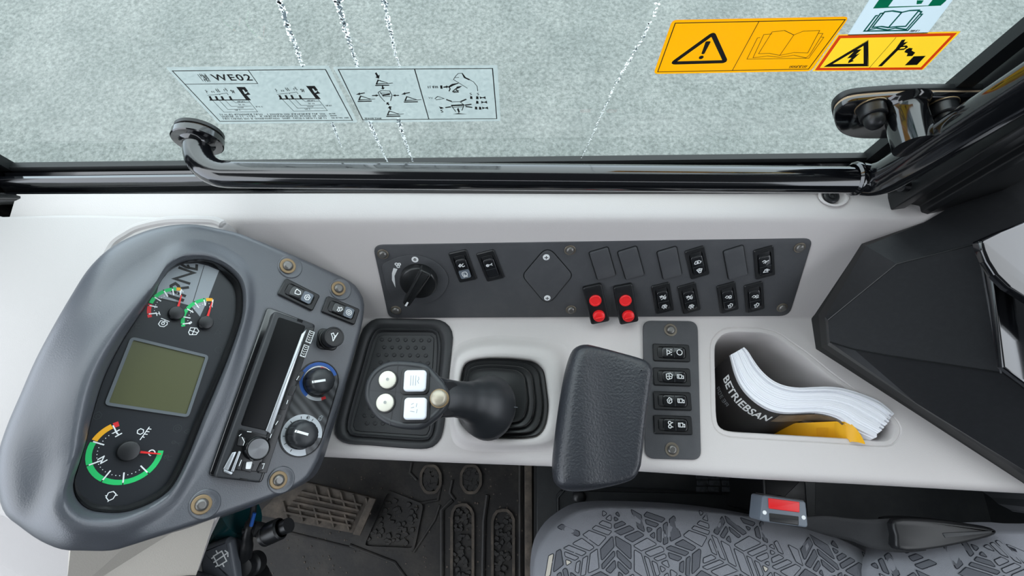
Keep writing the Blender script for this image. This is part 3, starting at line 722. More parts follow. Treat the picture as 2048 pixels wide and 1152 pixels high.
lines(f, m, [bk_((745, 293), (690, 282), (632, 284), (704, 168), (770, 160), (820, 184), (870, 164), (958, 160), (894, 280), (820, 278), (745, 293), (820, 184)), bk_((704, 178), (660, 182), (602, 306), (680, 296), (745, 303), (820, 292), (885, 306), (905, 290), (975, 176), (952, 176)), bk_((640, 198), (626, 200), (570, 313), (900, 308), (980, 196), (966, 196))], 0.0005)
glyphs(m, f, c2(795, 355), c2(890, 353), 11, 0.0028, 33); m.obj('book_outline', 'print_black', t, smooth=0)
# red framed electric sticker
c3 = lambda x, y: (1620 + x * .15137, y * .15136)
f, t = sticker('voltage_sticker', 'small red framed yellow sticker with lightning triangle and toppling pole', [c3(370, 456), c3(1992, 412), c3(1492, 920), c3(30, 938)], 'sticker_pale_yellow', r=0.0008)
m = MB(); lines(f, m, [[c3(392, 482), c3(1900, 448), c3(1468, 900), c3(94, 908)]], 0.0028, True); m.obj('red_border', 'sticker_red', t, smooth=0)
m = MB()
lines(f, m, [[c3(735, 566), c3(735, 852), c3(240, 858)]], 0.0030, True); lines(f, m, [[c3(765, 525), c3(770, 868), c3(185, 876)]], 0.0004, True); lines(f, m, [[c3(1136, 488), c3(780, 894)]], 0.0004)
fills(f, m, [[c3(600, 655), c3(680, 646), c3(600, 720), c3(655, 700), c3(560, 790), c3(578, 800), c3(500, 832), c3(508, 800), c3(550, 756), c3(490, 766)],
             [c3(1210, 524), c3(1260, 516), c3(1235, 560), c3(1292, 548), c3(1200, 620), c3(948, 870), c3(898, 872), c3(1130, 640)],
             [c3(1268, 650), c3(1310, 628), c3(1355, 634), c3(1340, 664), c3(1388, 690), c3(1350, 735), c3(1275, 738), c3(1290, 700), c3(1245, 684)],
             [c3(1370, 740), c3(1526, 733), c3(1412, 852), c3(1252, 858)]])
lines(f, m, [[c3(1190, 610), c3(1262, 604), c3(1276, 620), c3(1240, 644), c3(1150, 650)]], 0.0016)
m.obj('symbol_print', 'print_black', t, smooth=0)
# white and green book sticker, upper part beyond the frame
f, t = sticker('manual_sticker', 'pale sticker with green book symbol, cut by the top frame edge', [(1775, -60), (1955, -66), (1855, 66), (1695, 70)], 'sticker_white', r=0.001)
m = MB(); fills(f, m, [[c3(905, 0), c3(1092, 0), c3(1030, 84), c3(1560, 68), c3(1612, 0), c3(1800, 0), c3(1725, 68), c3(832, 106)], [c3(1412, 0), c3(1500, 0), c3(1470, 44), c3(1406, 50)], [(1757, 0), (1785.3, 0), (1830, -55), (1805, -55)], [(1864, 0), (1892, 0), (1938, -58), (1910, -58)]]); m.obj('green_header', 'sticker_green', t, smooth=0)
m = MB(); g_ = lambda *p: [c3(*q) for q in p]
lines(f, m, [g_((1035, 358), (940, 344), (822, 356), (985, 150), (1090, 138), (1210, 158), (1310, 134), (1440, 128), (1262, 342), (1140, 346), (1035, 358), (1210, 158)), g_((975, 166), (930, 172), (768, 390), (880, 366), (1020, 390), (1130, 364), (1270, 384), (1472, 152), (1440, 140)), g_((895, 198), (868, 202), (712, 405), (1290, 396), (1480, 184), (1460, 180))], 0.0013)
m.obj('book_symbol', 'sticker_greenline', t, smooth=0)
m = MB(); glyphs(m, f, c3(1320, 404), c3(1450, 402), 12, 0.002, 90); m.obj('fine_print', 'print_black', t, smooth=0)

# dried water runs on the glass
def streak(path, label, wmax, seed, thin):
    rd = random.Random(seed); a, b = MB(), MB()
    P = resample(WF.L(path), 130, False)
    for i, p in enumerate(P):
        fade = 1 - 0.55 * i / 130
        for k in range(3):
            if rd.random() < .3: continue
            r = wmax * fade * rd.uniform(0.12, 0.36); ox = rd.gauss(0, wmax * .24 * fade); oy = rd.gauss(0, .0012)
            mb = b if rd.random() < 0.2 else a
            q = [(p[0] + ox + r * rd.uniform(.5, 1.2) * math.cos(2 * PI * j / 6), p[1] + oy + r * rd.uniform(.5, 1.3) * math.sin(2 * PI * j / 6)) for j in range(6)]
            z = 0.0001 + 0.00002 * k + (0.0001 if mb is b else 0)
            c_ = mb.ring([(x, y, z) for x, y in q]); mb.face(c_)
    t = thing('water_streak', label, 'streak', WF.M, 'dried water runs on the window')
    a.obj('residue', 'dried_water', t, smooth=0, kind='stuff'); b.obj('droplets', 'water_dark', t, smooth=0, kind='stuff')
streak([(553, -40), (560, 0), (578, 60), (592, 95), (605, 134)], 'dried water run above the WE02 sticker, leftmost of all', 0.006, 1, 0)
streak([(664, 245), (672, 265), (682, 292)], 'short faint water run just below the WE02 sticker', 0.003, 2, 0)
streak([(665, -40), (675, 0), (692, 60), (706, 105), (717, 135)], 'dried water run at the top, middle one of the left three', 0.006, 3, 0)
streak([(737, 240), (752, 275), (764, 300), (776, 326)], 'water run below the left edge of the diagram sticker', 0.004, 4, 0)
streak([(763, -40), (768, 0), (780, 60), (790, 105), (800, 134)], 'thin water run above the middle of the diagram sticker', 0.0045, 5, 0)
streak([(797, 240), (806, 270), (815, 295), (827, 326)], 'water run below the middle of the diagram sticker', 0.0042, 6, 0)
streak([(1325, -20), (1310, 25), (1280, 85), (1235, 160), (1205, 225), (1180, 280), (1163, 316)], 'long thin water run left of the large yellow sticker', 0.0036, 7, 0)

# ================================================================== ICONS (strokes in -1..1)
CI = lambda x, y, r, n=10, a0=0, a1=2 * PI: [(x + r * math.cos(a0 + (a1 - a0) * i / n), y + r * math.sin(a0 + (a1 - a0) * i / n)) for i in range(n + 1)]
ICON = dict(
    hook=[[(-.9, 0), (-.3, .5), (.1, .1), (.6, .5)], [(-.2, .4), (.2, -.5), (.8, -.3)], CI(-.5, -.1, .25, 6)],
    shield=[[(-.5, .7), (-.7, .2), (-.6, -.4), (0, -.8), (.6, -.4), (.7, .2), (.5, .7), (0, .8), (-.5, .7)], [(-.2, .4), (-.2, -.4), (.3, -.3)], [(-.4, -.7), (-.5, -1)], [(.4, -.7), (.5, -1)]],
    wrench=[[(-.9, -.2), (-.2, .2), (.3, 0), (.9, .4)], CI(-.5, 0, .35, 7), [(.5, .1), (.8, -.3)]],
    cabin=[[(-.7, -.7), (-.7, .3), (-.3, .8), (.4, .8), (.8, .2), (.8, -.7), (-.7, -.7)], [(-.6, .2), (.7, .2)], [(0, .7), (0, -.6)]],
    gearcab=[[(-.9, .6), (-.2, .8), (.2, .3), (.8, .8)], [(-.8, 0), (-.2, .3), (.3, -.1), (.9, .2)], [(-.6, -.6), (0, -.3), (.6, -.7)], CI(-.4, .4, .2, 6), CI(.5, -.2, .3, 6)],
    cablight=[[(-.8, -.2), (-.4, .5), (.3, .5), (.7, 0), (.3, -.5), (-.5, -.5), (-.8, -.2)], [(-.3, -.5), (-.3, -1)], [(.2, -.5), (.4, -.9)], CI(0, 0, .25, 6)],
    car=[[(-.9, -.3), (-.5, .4), (.4, .4), (.9, -.1), (.6, -.5), (-.7, -.5), (-.9, -.3)], CI(0, -.1, .2, 6)],
    tri=[[(-.7, .5), (0, .7), (.7, .4), (.2, -.7), (-.2, -.7), (-.7, .5)], CI(0, .1, .25, 6)],
    dash=[[(-.8, .3), (-.2, .6), (.3, .1), (.9, .3)], [(-.6, -.2), (.4, -.1)], [(-.1, .5), (0, -.5)]],
    beacon=[[(-.8, -.4), (-.3, .5), (.2, .6), (.2, -.1), (.9, .1)], [(-.7, -.3), (.5, -.5)], [(-.2, .1), (.6, .4)]],
    fender=[[(-.9, .1), (-.4, .6), (0, .4), (0, -.2), (-.6, -.2)], CI(.5, .1, .35, 7), [(.1, -.6), (.9, -.5)]],
    arrowcar=[[(-.3, -.9), (-.3, 0), (.3, .7), (.8, .3), (.6, -.5)], [(-.6, .1), (-.3, .3)], [(.1, .2), (.3, -.6), (0, -.9)]],
    house=[[(-.6, 0), (-.6, .7), (.5, .7), (.9, .2), (.5, -.3), (-.3, -.6), (-.6, 0)]],
    drop=[[(-.5, -.6), (-.7, .1), (-.1, .8), (.6, .4), (.6, -.4), (.1, -.8), (-.5, -.6)], CI(.1, -.1, .3, 7, .5, 4.5)],
    circle=[CI(0, 0, .75, 14)],
    beam=[[(-.5, -.9), (-.5, .9)], [(-.5, .5), (.3, .3), (.3, -.3), (-.5, -.5)], [(.5, .7), (.9, .7)], [(.5, 0), (.9, 0)], [(.5, -.7), (.9, -.7)]],
    truck=[[(-.8, -.5), (-.8, .5), (.4, .5), (.4, -.5), (-.8, -.5)], [(.4, .2), (.9, .2), (.9, -.5), (.4, -.5)], [(-.4, .5), (-.4, -.5)]],
    pills=[CI(-.1, .5, .4, 8), CI(-.1, -.5, .4, 8), [(.3, .5), (.8, .6)], [(.3, -.5), (.8, -.6)]],
    fan=[CI(-.4, .3, .4, 8), CI(.45, .3, .35, 8), CI(0, -.5, .4, 8)],
    cigar=[[(.6, .9), (-.2, -.9)], [(-.2, -.9), (-.4, -.1), (-.7, .5), (-.3, .7), (0, .1)], [(-.1, -.3), (.2, .3)]],
    pump=[[(-.7, .4), (-.7, -.5), (-.2, -.8), (.5, -.6), (.8, .1), (.6, .6), (-.7, .4)], [(-.9, .9), (.9, .9)], [(0, .9), (0, .5)], CI(0, 0, .3, 6)],
    grid=[[(-.8, -.5), (-.8, .6), (.3, .9), (.9, .4), (.7, -.5), (-.4, -.9), (-.8, -.5)], [(-.8, 0), (.8, 0)], [(0, .8), (0, -.7)]],
    thermo=[CI(-.5, 0, .4, 6), [(.1, 1), (.1, -1)], [(.1, .7), (.5, .8)], [(.1, .3), (.5, .4)], [(.1, -.1), (.5, 0)], [(.1, -.5), (.4, -.5)]],
    engine=[[(-.5, .6), (-.7, -.2), (-.2, -.8), (.4, -.5), (.7, .3), (.2, .8), (-.5, .6)], [(.7, .1), (1, .1)], [(-.9, .1), (-.7, .1)], [(-.2, -.8), (-.3, -1)]],
    wiper=[[(-.6, -.6), (-.6, .6), (.4, .6), (.4, -.6), (-.6, -.6)], [(-.9, 0), (.9, .1)], [(-.1, .6), (-.1, 1)], [(-.1, -.6), (-.1, -1)], [(.7, .5), (.9, .1), (.7, -.3)], [(-.9, .5), (-.6, .5)], [(-.9, -.5), (-.6, -.5)]],
    swirl=[CI(0, 0, .8, 10), CI(0, 0, .35, 8)],
    lines3=[[(-.6, .8), (-.6, -.8)], [(-.2, .8), (-.2, -.8)], [(.2, .8), (.2, -.8)], [(.6, .6), (.7, .2), (.5, -.1), (.7, -.5)]],
    notes=[[(-.6, .6), (-.2, .8)], [(-.6, .1), (-.1, .2)], [(-.7, -.4), (0, -.5)], [(.3, .8), (.2, .2)], [(.4, -.1), (.3, -.7)]],
)
def icon(mb, name, x, y, s, z, wd=None, ang=0.0):
    ca, sa = math.cos(ang), math.sin(ang)
    for pl in ICON[name]: mb.stroke([(x + s * (a * ca - b * sa), y + s * (a * sa + b * ca)) for a, b in pl], wd or s * .22, z)

# ================================================================== INSTRUMENT POD
pod = thing('instrument_pod', 'grey tilted instrument pod with rounded rim standing left of the console', 'instrument pod', POD)
open_px = [(399, 518), (366, 521), (336, 539), (314, 577), (284, 622), (246, 681), (209, 756), (183, 842), (174, 882), (156, 938), (147, 968), (152, 997), (174, 1020), (208, 1028), (252, 1025), (297, 1009), (334, 986), (356, 957), (382, 901), (408, 834), (430, 782), (459, 711), (482, 644), (487, 607), (485, 577), (474, 554), (448, 532), (422, 521)]
out_px = [(448, 455), (392, 442), (336, 442), (280, 454), (224, 480), (179, 521), (142, 577), (105, 640), (67, 711), (34, 786), (7, 849), (-12, 910), (-14, 980), (0, 1033), (30, 1060), (74, 1090), (122, 1108), (167, 1109), (223, 1107), (260, 1096), (334, 1070), (408, 1046), (482, 1020), (557, 992), (601, 971), (623, 953), (638, 927), (646, 908), (668, 845), (694, 771), (724, 663), (732, 618), (730, 595), (720, 577), (702, 560), (635, 528), (560, 495), (485, 465)]
NA = 160
def rim_h(p):      # the rim stands higher along the left of the opening
    d = (p[0] - (380 + (250 - 380) * (p[1] - 520) / 505)); return 0.011 * smooth_step((20 - d) / 70)
def smooth_step(x): x = max(0, min(1, x)); return x * x * (3 - 2 * x)
OP = ccw(spline([POD.l(p, rim_h(p)) for p in open_px], 4)); OU = ccw(spline(POD.L(out_px), 4))
pcx, pcy = POD.l((325, 775))
op = angpts(OP, pcx, pcy, NA); ou = angpts(OU, pcx, pcy, NA)
def smooth_step(x): x = max(0, min(1, x)); return x * x * (3 - 2 * x)
m = MB(); rings = []
for k in range(22): rings.append([])
SPEC = [('a', 0, -0.012), ('a', 0.0004, -0.003)] + [('a', d, None) for d in (0.0012, 0.0025, 0.0045, 0.007, 0.010, 0.014, 0.019)] + [('m', t, None) for t in (0.2, 0.45, 0.7)] + [('b', d, None) for d in (0.020, 0.014, 0.009, 0.006, 0.0035, 0.0018, 0.0006, 0.0)]
prev = None
for typ, d, hz in SPEC:
    pts = []
    for i in range(NA):
        A, B = Vector(op[i]), Vector(ou[i]); D = (B - A).length; e = (B - A) / D; a = 2 * PI * i / NA
        left = smooth_step((-e.x + 0.25) / 0.8)                 # 1 on the broad roll at the left
        kk = min(1, D * .45 / .020); sa, sbb = .019 * kk, D - .020 * kk
        if typ == 'a': s = d * kk
        elif typ == 'm': s = sa + (sbb - sa) * d
        else: s = D - d * kk
        if hz is not None: h = hz
        else:
            amp = 0.0045 + 0.011 * left; wd = 0.0025 + 0.007 * left; fall = 0.018 + 0.014 * left
            lip = amp * math.sin(min(1, s / wd) * PI / 2) if s < wd else amp * (1 - smooth_step((s - wd) / fall))
            rr = 0.007 + 0.022 * left; q = D - s; edge = 0
            if q < rr: edge = rr - math.sqrt(max(0, rr * rr - (rr - q) ** 2))
            h = lip - edge
        p = A + e * s; pts.append((p.x, p.y, h))
    r = m.ring(pts)
    if prev: m.bridge(prev, r)
    prev = r
lo_ = [Vector(m.v[i]) for i in prev]
r = m.ring([(p.x * 0.999, p.y * 0.999, p.z - 0.004) for p in lo_]); m.bridge(prev, r); prev = r
wl = [POD.M @ Vector((pcx + (p.x - pcx) * 0.97, pcy + (p.y - pcy) * 0.97, p.z)) for p in lo_]; r = m.ring([POD.I @ Vector((p.x, p.y, min(p.z - 0.006, 0.03))) for p in wl]); m.bridge(prev, r); m.face(r[::-1]); m.open = True
body = m.obj('body', 'pod_grey', pod, smooth=50)
def put_screw(parent, fr, r=0.0058, ring='washer', rr=0.0085, dish=None, name='screw'):
    """domed hex-socket screw on a washer, in the frame fr (world), as a child of parent"""
    mb = MB(); mb.lathe([(r, 0.0008), (r, 0.0014), (r * .86, 0.0030), (r * .55, 0.0040), (r * .50, 0.0040)], 22)
    o = mb.obj(name, 'steel_dark', parent); o.matrix_local = parent.matrix_world.inverted() @ fr.M
    mb = MB(); a = mb.ring2(circ(r * .50, 6), 0.0040); b = mb.ring2(circ(r * .44, 6), 0.0020); mb.bridge(a, b); mb.face(b); mb.obj('hex_socket', 'plastic_black', o, smooth=0)
    mb = MB(); mb.lathe([(rr, 0), (rr, 0.0007), (rr - .0006, 0.0011), (r * .9, 0.0009)], 24); mb.obj('washer', ring, o)
    return o
dep = bpy.context.evaluated_depsgraph_get; bpy.context.view_layer.update()
for p in ((575.5, 532), (677, 577), (557, 960), (403, 1009)):
    f = POD.at(p, 0.0015)
    mb = MB(); T = Matrix.Translation((0.0030, 0, -0.0010)); mb.lathe([(0.0130, 0), (0.0122, 0.0006), (0.0112, 0.0006), (0.0098, 0.0001), (0.007, 0.0001)], 28, T)
    d = mb.obj('screw_dimple', 'pod_grey', pod); d.matrix_local = POD.I @ f.M
    put_screw(pod, f, 0.0056, 'washer', 0.0084)

# ------------------------------------------------------------------ gauge cluster
HF = -0.012
GC = thing('gauge_cluster', 'black gauge cluster with screen and three dials sunk in the grey pod', 'gauge cluster', POD)
m = MB(); m.prism(inset(OP, -0.0004), HF - 0.006, HF, bottom=True); m.obj('faceplate', 'gauge_black', GC, smooth=0)
def insl(d, k=1.0):      # inset that dies out along the left side, where the rim hides it
    q = inset(OP, d); out = []
    for (x, y), (X, Y) in zip(OP, q):
        t = smooth_step((x - pcx + (y - pcy) * -.35 + .030) / .030); out.append((x + (X - x) * t, y + (Y - y) * t))
    return out
m = MB(); a = m.ring2(inset(OP, 0.0002), HF); b = m.ring2(inset(OP, 0.0002), -0.0035); c = m.ring2(insl(0.0022), -0.0025); d = m.ring2(insl(0.0040), -0.0065); e = m.ring2(insl(0.0046), HF)
for u, v in ((a, b), (b, c), (c, d), (d, e)): m.bridge(u, v)
m.obj('bezel_ring', 'satin_black', GC, smooth=60)
z1 = HF + 0.0002
g_l = lambda p: POD.l(p, HF)
# screen
lc_ = POD.L([(262, 673), (418, 711), (377, 835), (208, 810)], HF + .0015)
m = MB(); o = rpoly(lc_, 0.004, 5); m.ringprism(o, inset(o, 0.0026), HF, HF + 0.0024); m.obj('screen_frame', 'lcd_frame', GC)
m = MB(); m.prism(inset(o, 0.0024), HF, HF + 0.0008); m.obj('screen', 'lcd', GC, smooth=0)
def gauge(fitpts, segs, ticks, cap_px, needle_px, capr, wd, num, dots=0, letters=()):
    cx, cy, R = fitc([g_l(p) for p in fitpts])
    ang = lambda p: math.atan2(g_l(p)[1] - cy, g_l(p)[0] - cx)
    for col_, p0, p1, dirn in segs:
        a0, a1 = ang(p0), ang(p1)
        if dirn > 0 and a1 < a0: a1 += 2 * PI
        if dirn < 0 and a1 > a0: a1 -= 2 * PI
        mb = MB(); mb.stroke(arcp(cx, cy, R, a0, a1, 26), wd, z1); mb.obj('gauge_arc', col_, GC, smooth=0)
    mb = MB(); mk2 = MB()
    for p in ticks:
        a = ang(p); u = (math.cos(a), math.sin(a))
        mb.stroke([(cx + u[0] * (R + wd * .1), cy + u[1] * (R + wd * .1)), (cx + u[0] * (R - wd * 1.9), cy + u[1] * (R - wd * 1.9))], 0.0011, z1 + .00015)
        mk2.stroke([(cx + u[0] * (R + wd * .55), cy + u[1] * (R + wd * .55)), (cx + u[0] * (R - wd * .55), cy + u[1] * (R - wd * .55))], 0.0009, z1 + .0001)
    if dots:
        a0, a1 = ang(ticks[0]), ang(ticks[-1])
        if a1 < a0: a1 += 2 * PI
        for i in range(1, dots): mb.flat(circ(0.0004, 6, cx + (R - wd * 1.3) * math.cos(a0 + (a1 - a0) * i / dots), cy + (R - wd * 1.3) * math.sin(a0 + (a1 - a0) * i / dots)), z1)
    for s, p, sz, an in letters:
        x, y = g_l(p); text(mb, s, sz, x, y, z1 + .0002, an, bold=0.0001)
    mb.obj('dial_print', 'print_white', GC, smooth=0); mk2.obj('dial_marks', 'gauge_black', GC, smooth=0)
    ct = POD.l(cap_px, HF + 0.007)
    mb = MB(); mb.lathe([(capr * 1.04, HF), (capr, HF + 0.005), (capr * .93, HF + 0.0068), (capr * .8, HF + 0.0072)], 26, Matrix.Translation((ct[0], ct[1], 0)))
    nd = mb.obj('needle_hub', 'plastic_black', GC)
    tp = POD.l(needle_px, HF + 0.003); d = Vector((tp[0] - ct[0], tp[1] - ct[1])); n_ = Vector((-d.y, d.x)).normalized()
    q = [Vector(ct[:2]) + n_ * .0013, Vector(ct[:2]) - n_ * .0013, Vector(tp) - n_ * .0004, Vector(tp) + n_ * .0004]
    mb = MB(); mb.prism(ccw([(v.x, v.y) for v in q]), HF + 0.0025, HF + 0.0035, bottom=True); mb.obj('needle', 'needle_red', nd, smooth=0)
TA = -PI / 2 + 1.15
gauge([(179, 911), (227.5, 966), (320, 904), (189, 882), (224, 851)], [('gauge_red', (237, 845), (225, 850), 1), ('gauge_amber', (223, 851), (189, 881), 1), ('gauge_green', (187, 885), (323, 901), 1)], [(227, 853), (189, 884), (178, 930), (207, 958), (246, 964), (293, 943)], (258, 902), (322, 908), 0.0085, 0.0042, 0, 24, (('H', (234, 867), .0075, TA - .5), ('N', (204, 920), .0075, TA - .5), ('C', (302, 905), .0075, TA - .5)))
gauge([(299, 632), (298, 617), (308, 598), (327, 583), (344, 578), (360, 579)], [('gauge_red', (299, 635), (303, 609), -1), ('gauge_green', (304, 607), (352, 577), -1), ('gauge_amber', (353, 577), (361, 579), -1)], [(362, 582), (345, 578), (330, 585), (313, 597), (303, 612), (299, 628)], (354, 625), (363, 590), 0.0066, 0.0032, 1, 12, (('H', (316, 628), .005, TA + .9), ('C', (362, 584), .0045, TA - .3)))
gauge([(366, 650), (366, 639), (372.5, 620), (390, 606), (407, 600), (426, 600)], [('gauge_green', (367, 653), (411, 598), -1), ('gauge_amber', (412, 598), (427, 600), -1)], [(425, 604), (408, 600), (391, 607), (376, 619), (367, 634), (366, 648)], (413, 644), (424, 604), 0.0066, 0.0032, 2, 12, (('8', (380, 646), .0045, TA - .3), ('C', (421, 614), .004, TA - .3)))
for nm, p, s, an in (('pump', (326, 647), .0042, -.3), ('grid', (387, 663), .0045, -.2), ('thermo', (288, 866), .0062, -.4), ('engine', (222, 992), .0045, 0)):
    m = MB(); x, y = g_l(p); icon(m, nm, x, y, s, z1, .0007, an); m.obj('symbol', 'print_white', GC, smooth=0)
for nm, p in (('drop', (195, 831)), ('swirl', (355, 857)), ('wrench', (352, 886)), ('hook', (336, 915)), ('car', (378, 863)), ('hook', (272, 650)), ('truck', (445, 637)), ('beam', (437, 665)), ('circle', (437, 700)), ('drop', (215, 1016))):
    m = MB(); x, y = g_l(p); icon(m, nm, x, y, .0042, z1, .00035, -.3); m.obj('unlit_symbol', 'print_faint', GC, smooth=0)
# reflection in the cluster glass, painted as a silver patch with dark lettering
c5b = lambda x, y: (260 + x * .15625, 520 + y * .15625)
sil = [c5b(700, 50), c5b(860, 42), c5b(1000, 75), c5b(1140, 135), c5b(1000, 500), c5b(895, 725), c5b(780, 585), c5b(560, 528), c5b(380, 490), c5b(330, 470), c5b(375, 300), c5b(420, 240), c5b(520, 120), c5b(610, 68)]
m = MB(); m.flat(ccw(POD.L(sil, HF)), HF, .0001); m.obj('painted_reflection', 'painted_reflection', GC, smooth=0, label='painted reflection patch with dark letters')
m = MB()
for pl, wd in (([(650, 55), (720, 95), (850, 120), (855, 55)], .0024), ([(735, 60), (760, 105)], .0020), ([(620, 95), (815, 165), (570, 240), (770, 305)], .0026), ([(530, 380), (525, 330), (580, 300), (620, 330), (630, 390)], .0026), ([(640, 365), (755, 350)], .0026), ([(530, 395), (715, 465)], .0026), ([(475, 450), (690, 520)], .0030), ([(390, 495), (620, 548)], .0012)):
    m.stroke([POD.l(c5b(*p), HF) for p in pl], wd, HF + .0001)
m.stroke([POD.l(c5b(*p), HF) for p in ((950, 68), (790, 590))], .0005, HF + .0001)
m.obj('reflected_lettering', 'print_black', GC, smooth=0)

# ------------------------------------------------------------------ radio
rf = POD.at((525, 790), 0.0, up=(565, 690))
radio = thing('car_radio', 'black slim radio with silver bar and round volume dial in the grey pod', 'radio', rf)
m = MB(); o = rpoly(rf.L([(534, 614), (630, 650), (522, 966), (416, 951)], 0.001), 0.004, 4); m.prism(o, -0.01, 0.004, bev=0.0015); m.obj('mounting_sleeve', 'gloss_black', radio)
m = MB()
HR = 0.011
fo = rpoly(rf.L([(549, 621), (631, 650), (521, 966), (428, 955)], HR), 0.004, 4); m.prism(fo, 0.002, HR, bev=0.0022); m.obj('front_plate', 'plastic_dark', radio)
m = MB(); m.prism(rpoly(rf.L([(557, 634), (611, 652), (536, 862), (481, 850)], HR), 0.002, 3), HR, HR + .0006, bev=.0004); m.obj('display', 'screen_black', radio)
m = MB(); m.prism(rpoly(rf.L([(613, 655), (629, 655), (533, 946), (514, 946)], HR), 0.001, 3), HR, HR + .0010, bev=.0005); m.obj('side_strip', 'radio_black', radio)
m = MB(); m.prism(rpoly(rf.L([(603, 668), (614, 657), (541, 868), (531, 862)], HR + .001), 0.0006, 3), HR, HR + .0022, bev=.0008); m.obj('silver_bar', 'silver', radio)
m = MB(); m.prism(rpoly(rf.L([(478, 856), (538, 872), (520, 944), (449, 938)], HR), 0.002, 3), HR, HR + .0010, bev=.0005); m.obj('control_field', 'radio_black', radio)
m = MB()
for q in ([(464, 905), (473, 903), (456, 941), (446, 938)], [(477, 902), (482, 903), (467, 944), (461, 943)], [(446, 938), (466, 945), (462, 950), (448, 944)]): m.prism(rpoly(rf.L(q, HR + .001), .0006, 2), HR + .0008, HR + .0024, bev=.0006)
m.obj('chrome_trim', 'silver', radio)
kx, ky = rf.l((517, 897), HR + .009)
m = MB(); m.lathe([(0.0115, HR), (0.0112, HR + .006), (0.0106, HR + .0085), (0.0098, HR + .0092), (0.0092, HR + .0088), (0.0090, HR + .0088)], 36, Matrix.Translation((kx, ky, 0))); kn = m.obj('volume_dial', 'radio_black', radio)
m = MB(); m.prism(circ(.0091, 32, kx, ky), HR + .0087, HR + .0090); m.obj('dial_cap', 'spun_metal', kn, smooth=0)
for q in ([(478, 872), (491, 876), (486, 893), (474, 891)], [(479, 916), (486, 918), (478, 941), (471, 938)], [(487, 923), (508, 929), (501, 945), (482, 940)], [(521, 924), (531, 925), (525, 940), (512, 944)]):
    m = MB(); m.prism(rpoly(rf.L(q, HR + .001), .001, 3), HR + .0008, HR + .0024, bev=.0006); m.obj('key', 'plastic_black', radio)
m = MB(); m.prism(rpoly(rf.L([(493, 924), (505, 923), (501, 938), (491, 938)], HR + .0025), .0008, 3), HR + .0022, HR + .0028); m.obj('source_key', 'print_white', radio, smooth=0, label='white key')
ks = MB()
for i in range(6):
    t0 = i / 6; a = lambda t, s: (607 - 88 * t + s, 738 + 172 * t)
    q = [a(t0 + .03, -9 + 4), a(t0 + .03, 3 + 2), a(t0 + .14, 3 + 2), a(t0 + .14, -9 + 4)]
    m = MB(); m.prism(rpoly(rf.L(q, HR + .001), .0008, 2), HR + .0008, HR + .0018, bev=.0004); m.obj('key', 'plastic_black', radio)
m = MB()
for (x, y), s in (((620, 674), 1), ((609, 702), 1)):
    d0, d1 = rf.l((x, y), HR + .001), rf.l((x - 4, y + 11), HR + .001); c_ = Vector(d0); e = Vector(d1) - c_; n_ = Vector((-e.y, e.x)) * .42
    m.stroke([tuple(c_ - e + n_), tuple(c_ + e + n_), tuple(c_ + e - n_), tuple(c_ - e - n_)], .0006, HR + .0011, closed=True)
    for k in range(5):
        b0 = c_ + e * (-.8 + .4 * k); m.stroke([tuple(b0 + n_ * .7), tuple(b0 + e * .2 - n_ * .1), tuple(b0 - n_ * .7)], .0005, HR + .0011)
for q in ([(478, 872), (483, 868)], [(494, 863), (503, 864)], [(484, 874), (489, 884), (486, 891)], [(524, 928), (529, 927), (525, 938)], [(483, 920), (478, 932)], [(598, 752), (593, 760)], [(576, 800), (573, 808)], [(556, 842), (551, 850)], [(543, 868), (540, 876)]): m.stroke(rf.L(q, HR + .0025), .0006, HR + .0024)
m.obj('key_print', 'print_white', radio, smooth=0, kind='stuff')
m = MB(); m.flat(ccw(rf.L([(595, 637), (606, 641), (604, 646), (594, 642)], HR)), HR, .0003); m.obj('release_slot', 'gloss_black', radio, smooth=0); m = MB(); m.flat(ccw(rf.L([(481, 956), (496, 958), (494, 961), (479, 959)], HR)), HR, .0003); m.obj('release_slot', 'gloss_black', radio, smooth=0)

# ------------------------------------------------------------------ heater controls
hp = thing('heater_panel', 'dark striped heater control plate with two scale rings on the pod', 'control plate', POD.at((620, 815)))
hf = POD.at((620, 815)); 
c1 = hf.l((637, 763)); c2_ = hf.l((603, 870))
def capsule(c1, c2, r, n=16):
    a = math.atan2(c2[1] - c1[1], c2[0] - c1[0])
    return [(c1[0] + r * math.cos(a + PI / 2 + PI * i / n), c1[1] + r * math.sin(a + PI / 2 + PI * i / n)) for i in range(n + 1)] + [(c2[0] + r * math.cos(a - PI / 2 + PI * i / n), c2[1] + r * math.sin(a - PI / 2 + PI * i / n)) for i in range(n + 1)]
cp = capsule(c1, c2_, 0.0215)
m = MB(); m.prism(cp, -0.003, 0.0012, bev=0.0008); m.obj('plate', 'carbon_stripe', hp)
m = MB(); m.ringprism(ccw(inset(ccw(cp), -0.0008)), ccw(cp), -0.002, 0.0015); m.obj('plate_rim', 'plastic_black', hp)
def ringarc(c, R, wd, a0, a1, col_, nm='scale_ring', z=.0012): mb = MB(); mb.stroke(arcp(c[0], c[1], R, math.radians(a0), math.radians(a1), 36), wd, z); mb.obj(nm, col_, hp, smooth=0)
ringarc(c1, .0190, .0034, 25, 235, 'dial_blue'); ringarc(c1, .0190, .0034, 235, 285, 'dial_silver'); ringarc(c1, .0188, .0030, 285, 300, 'gauge_red')
ringarc(c1, .0161, .0014, 20, 235, 'print_white', 'scale_line'); ringarc(c1, .0150, .0022, 25, 90, 'gauge_red', 'scale_line')
ringarc(c2_, .0178, .0062, -8, 290, 'dial_silver')
m = MB()
for a in (60, 80, 100, 135, 160, 185, 210, 240): m.stroke([(c2_[0] + r * math.cos(math.radians(a)), c2_[1] + r * math.sin(math.radians(a))) for r in (.0165, .0190)], .0007, .0014)
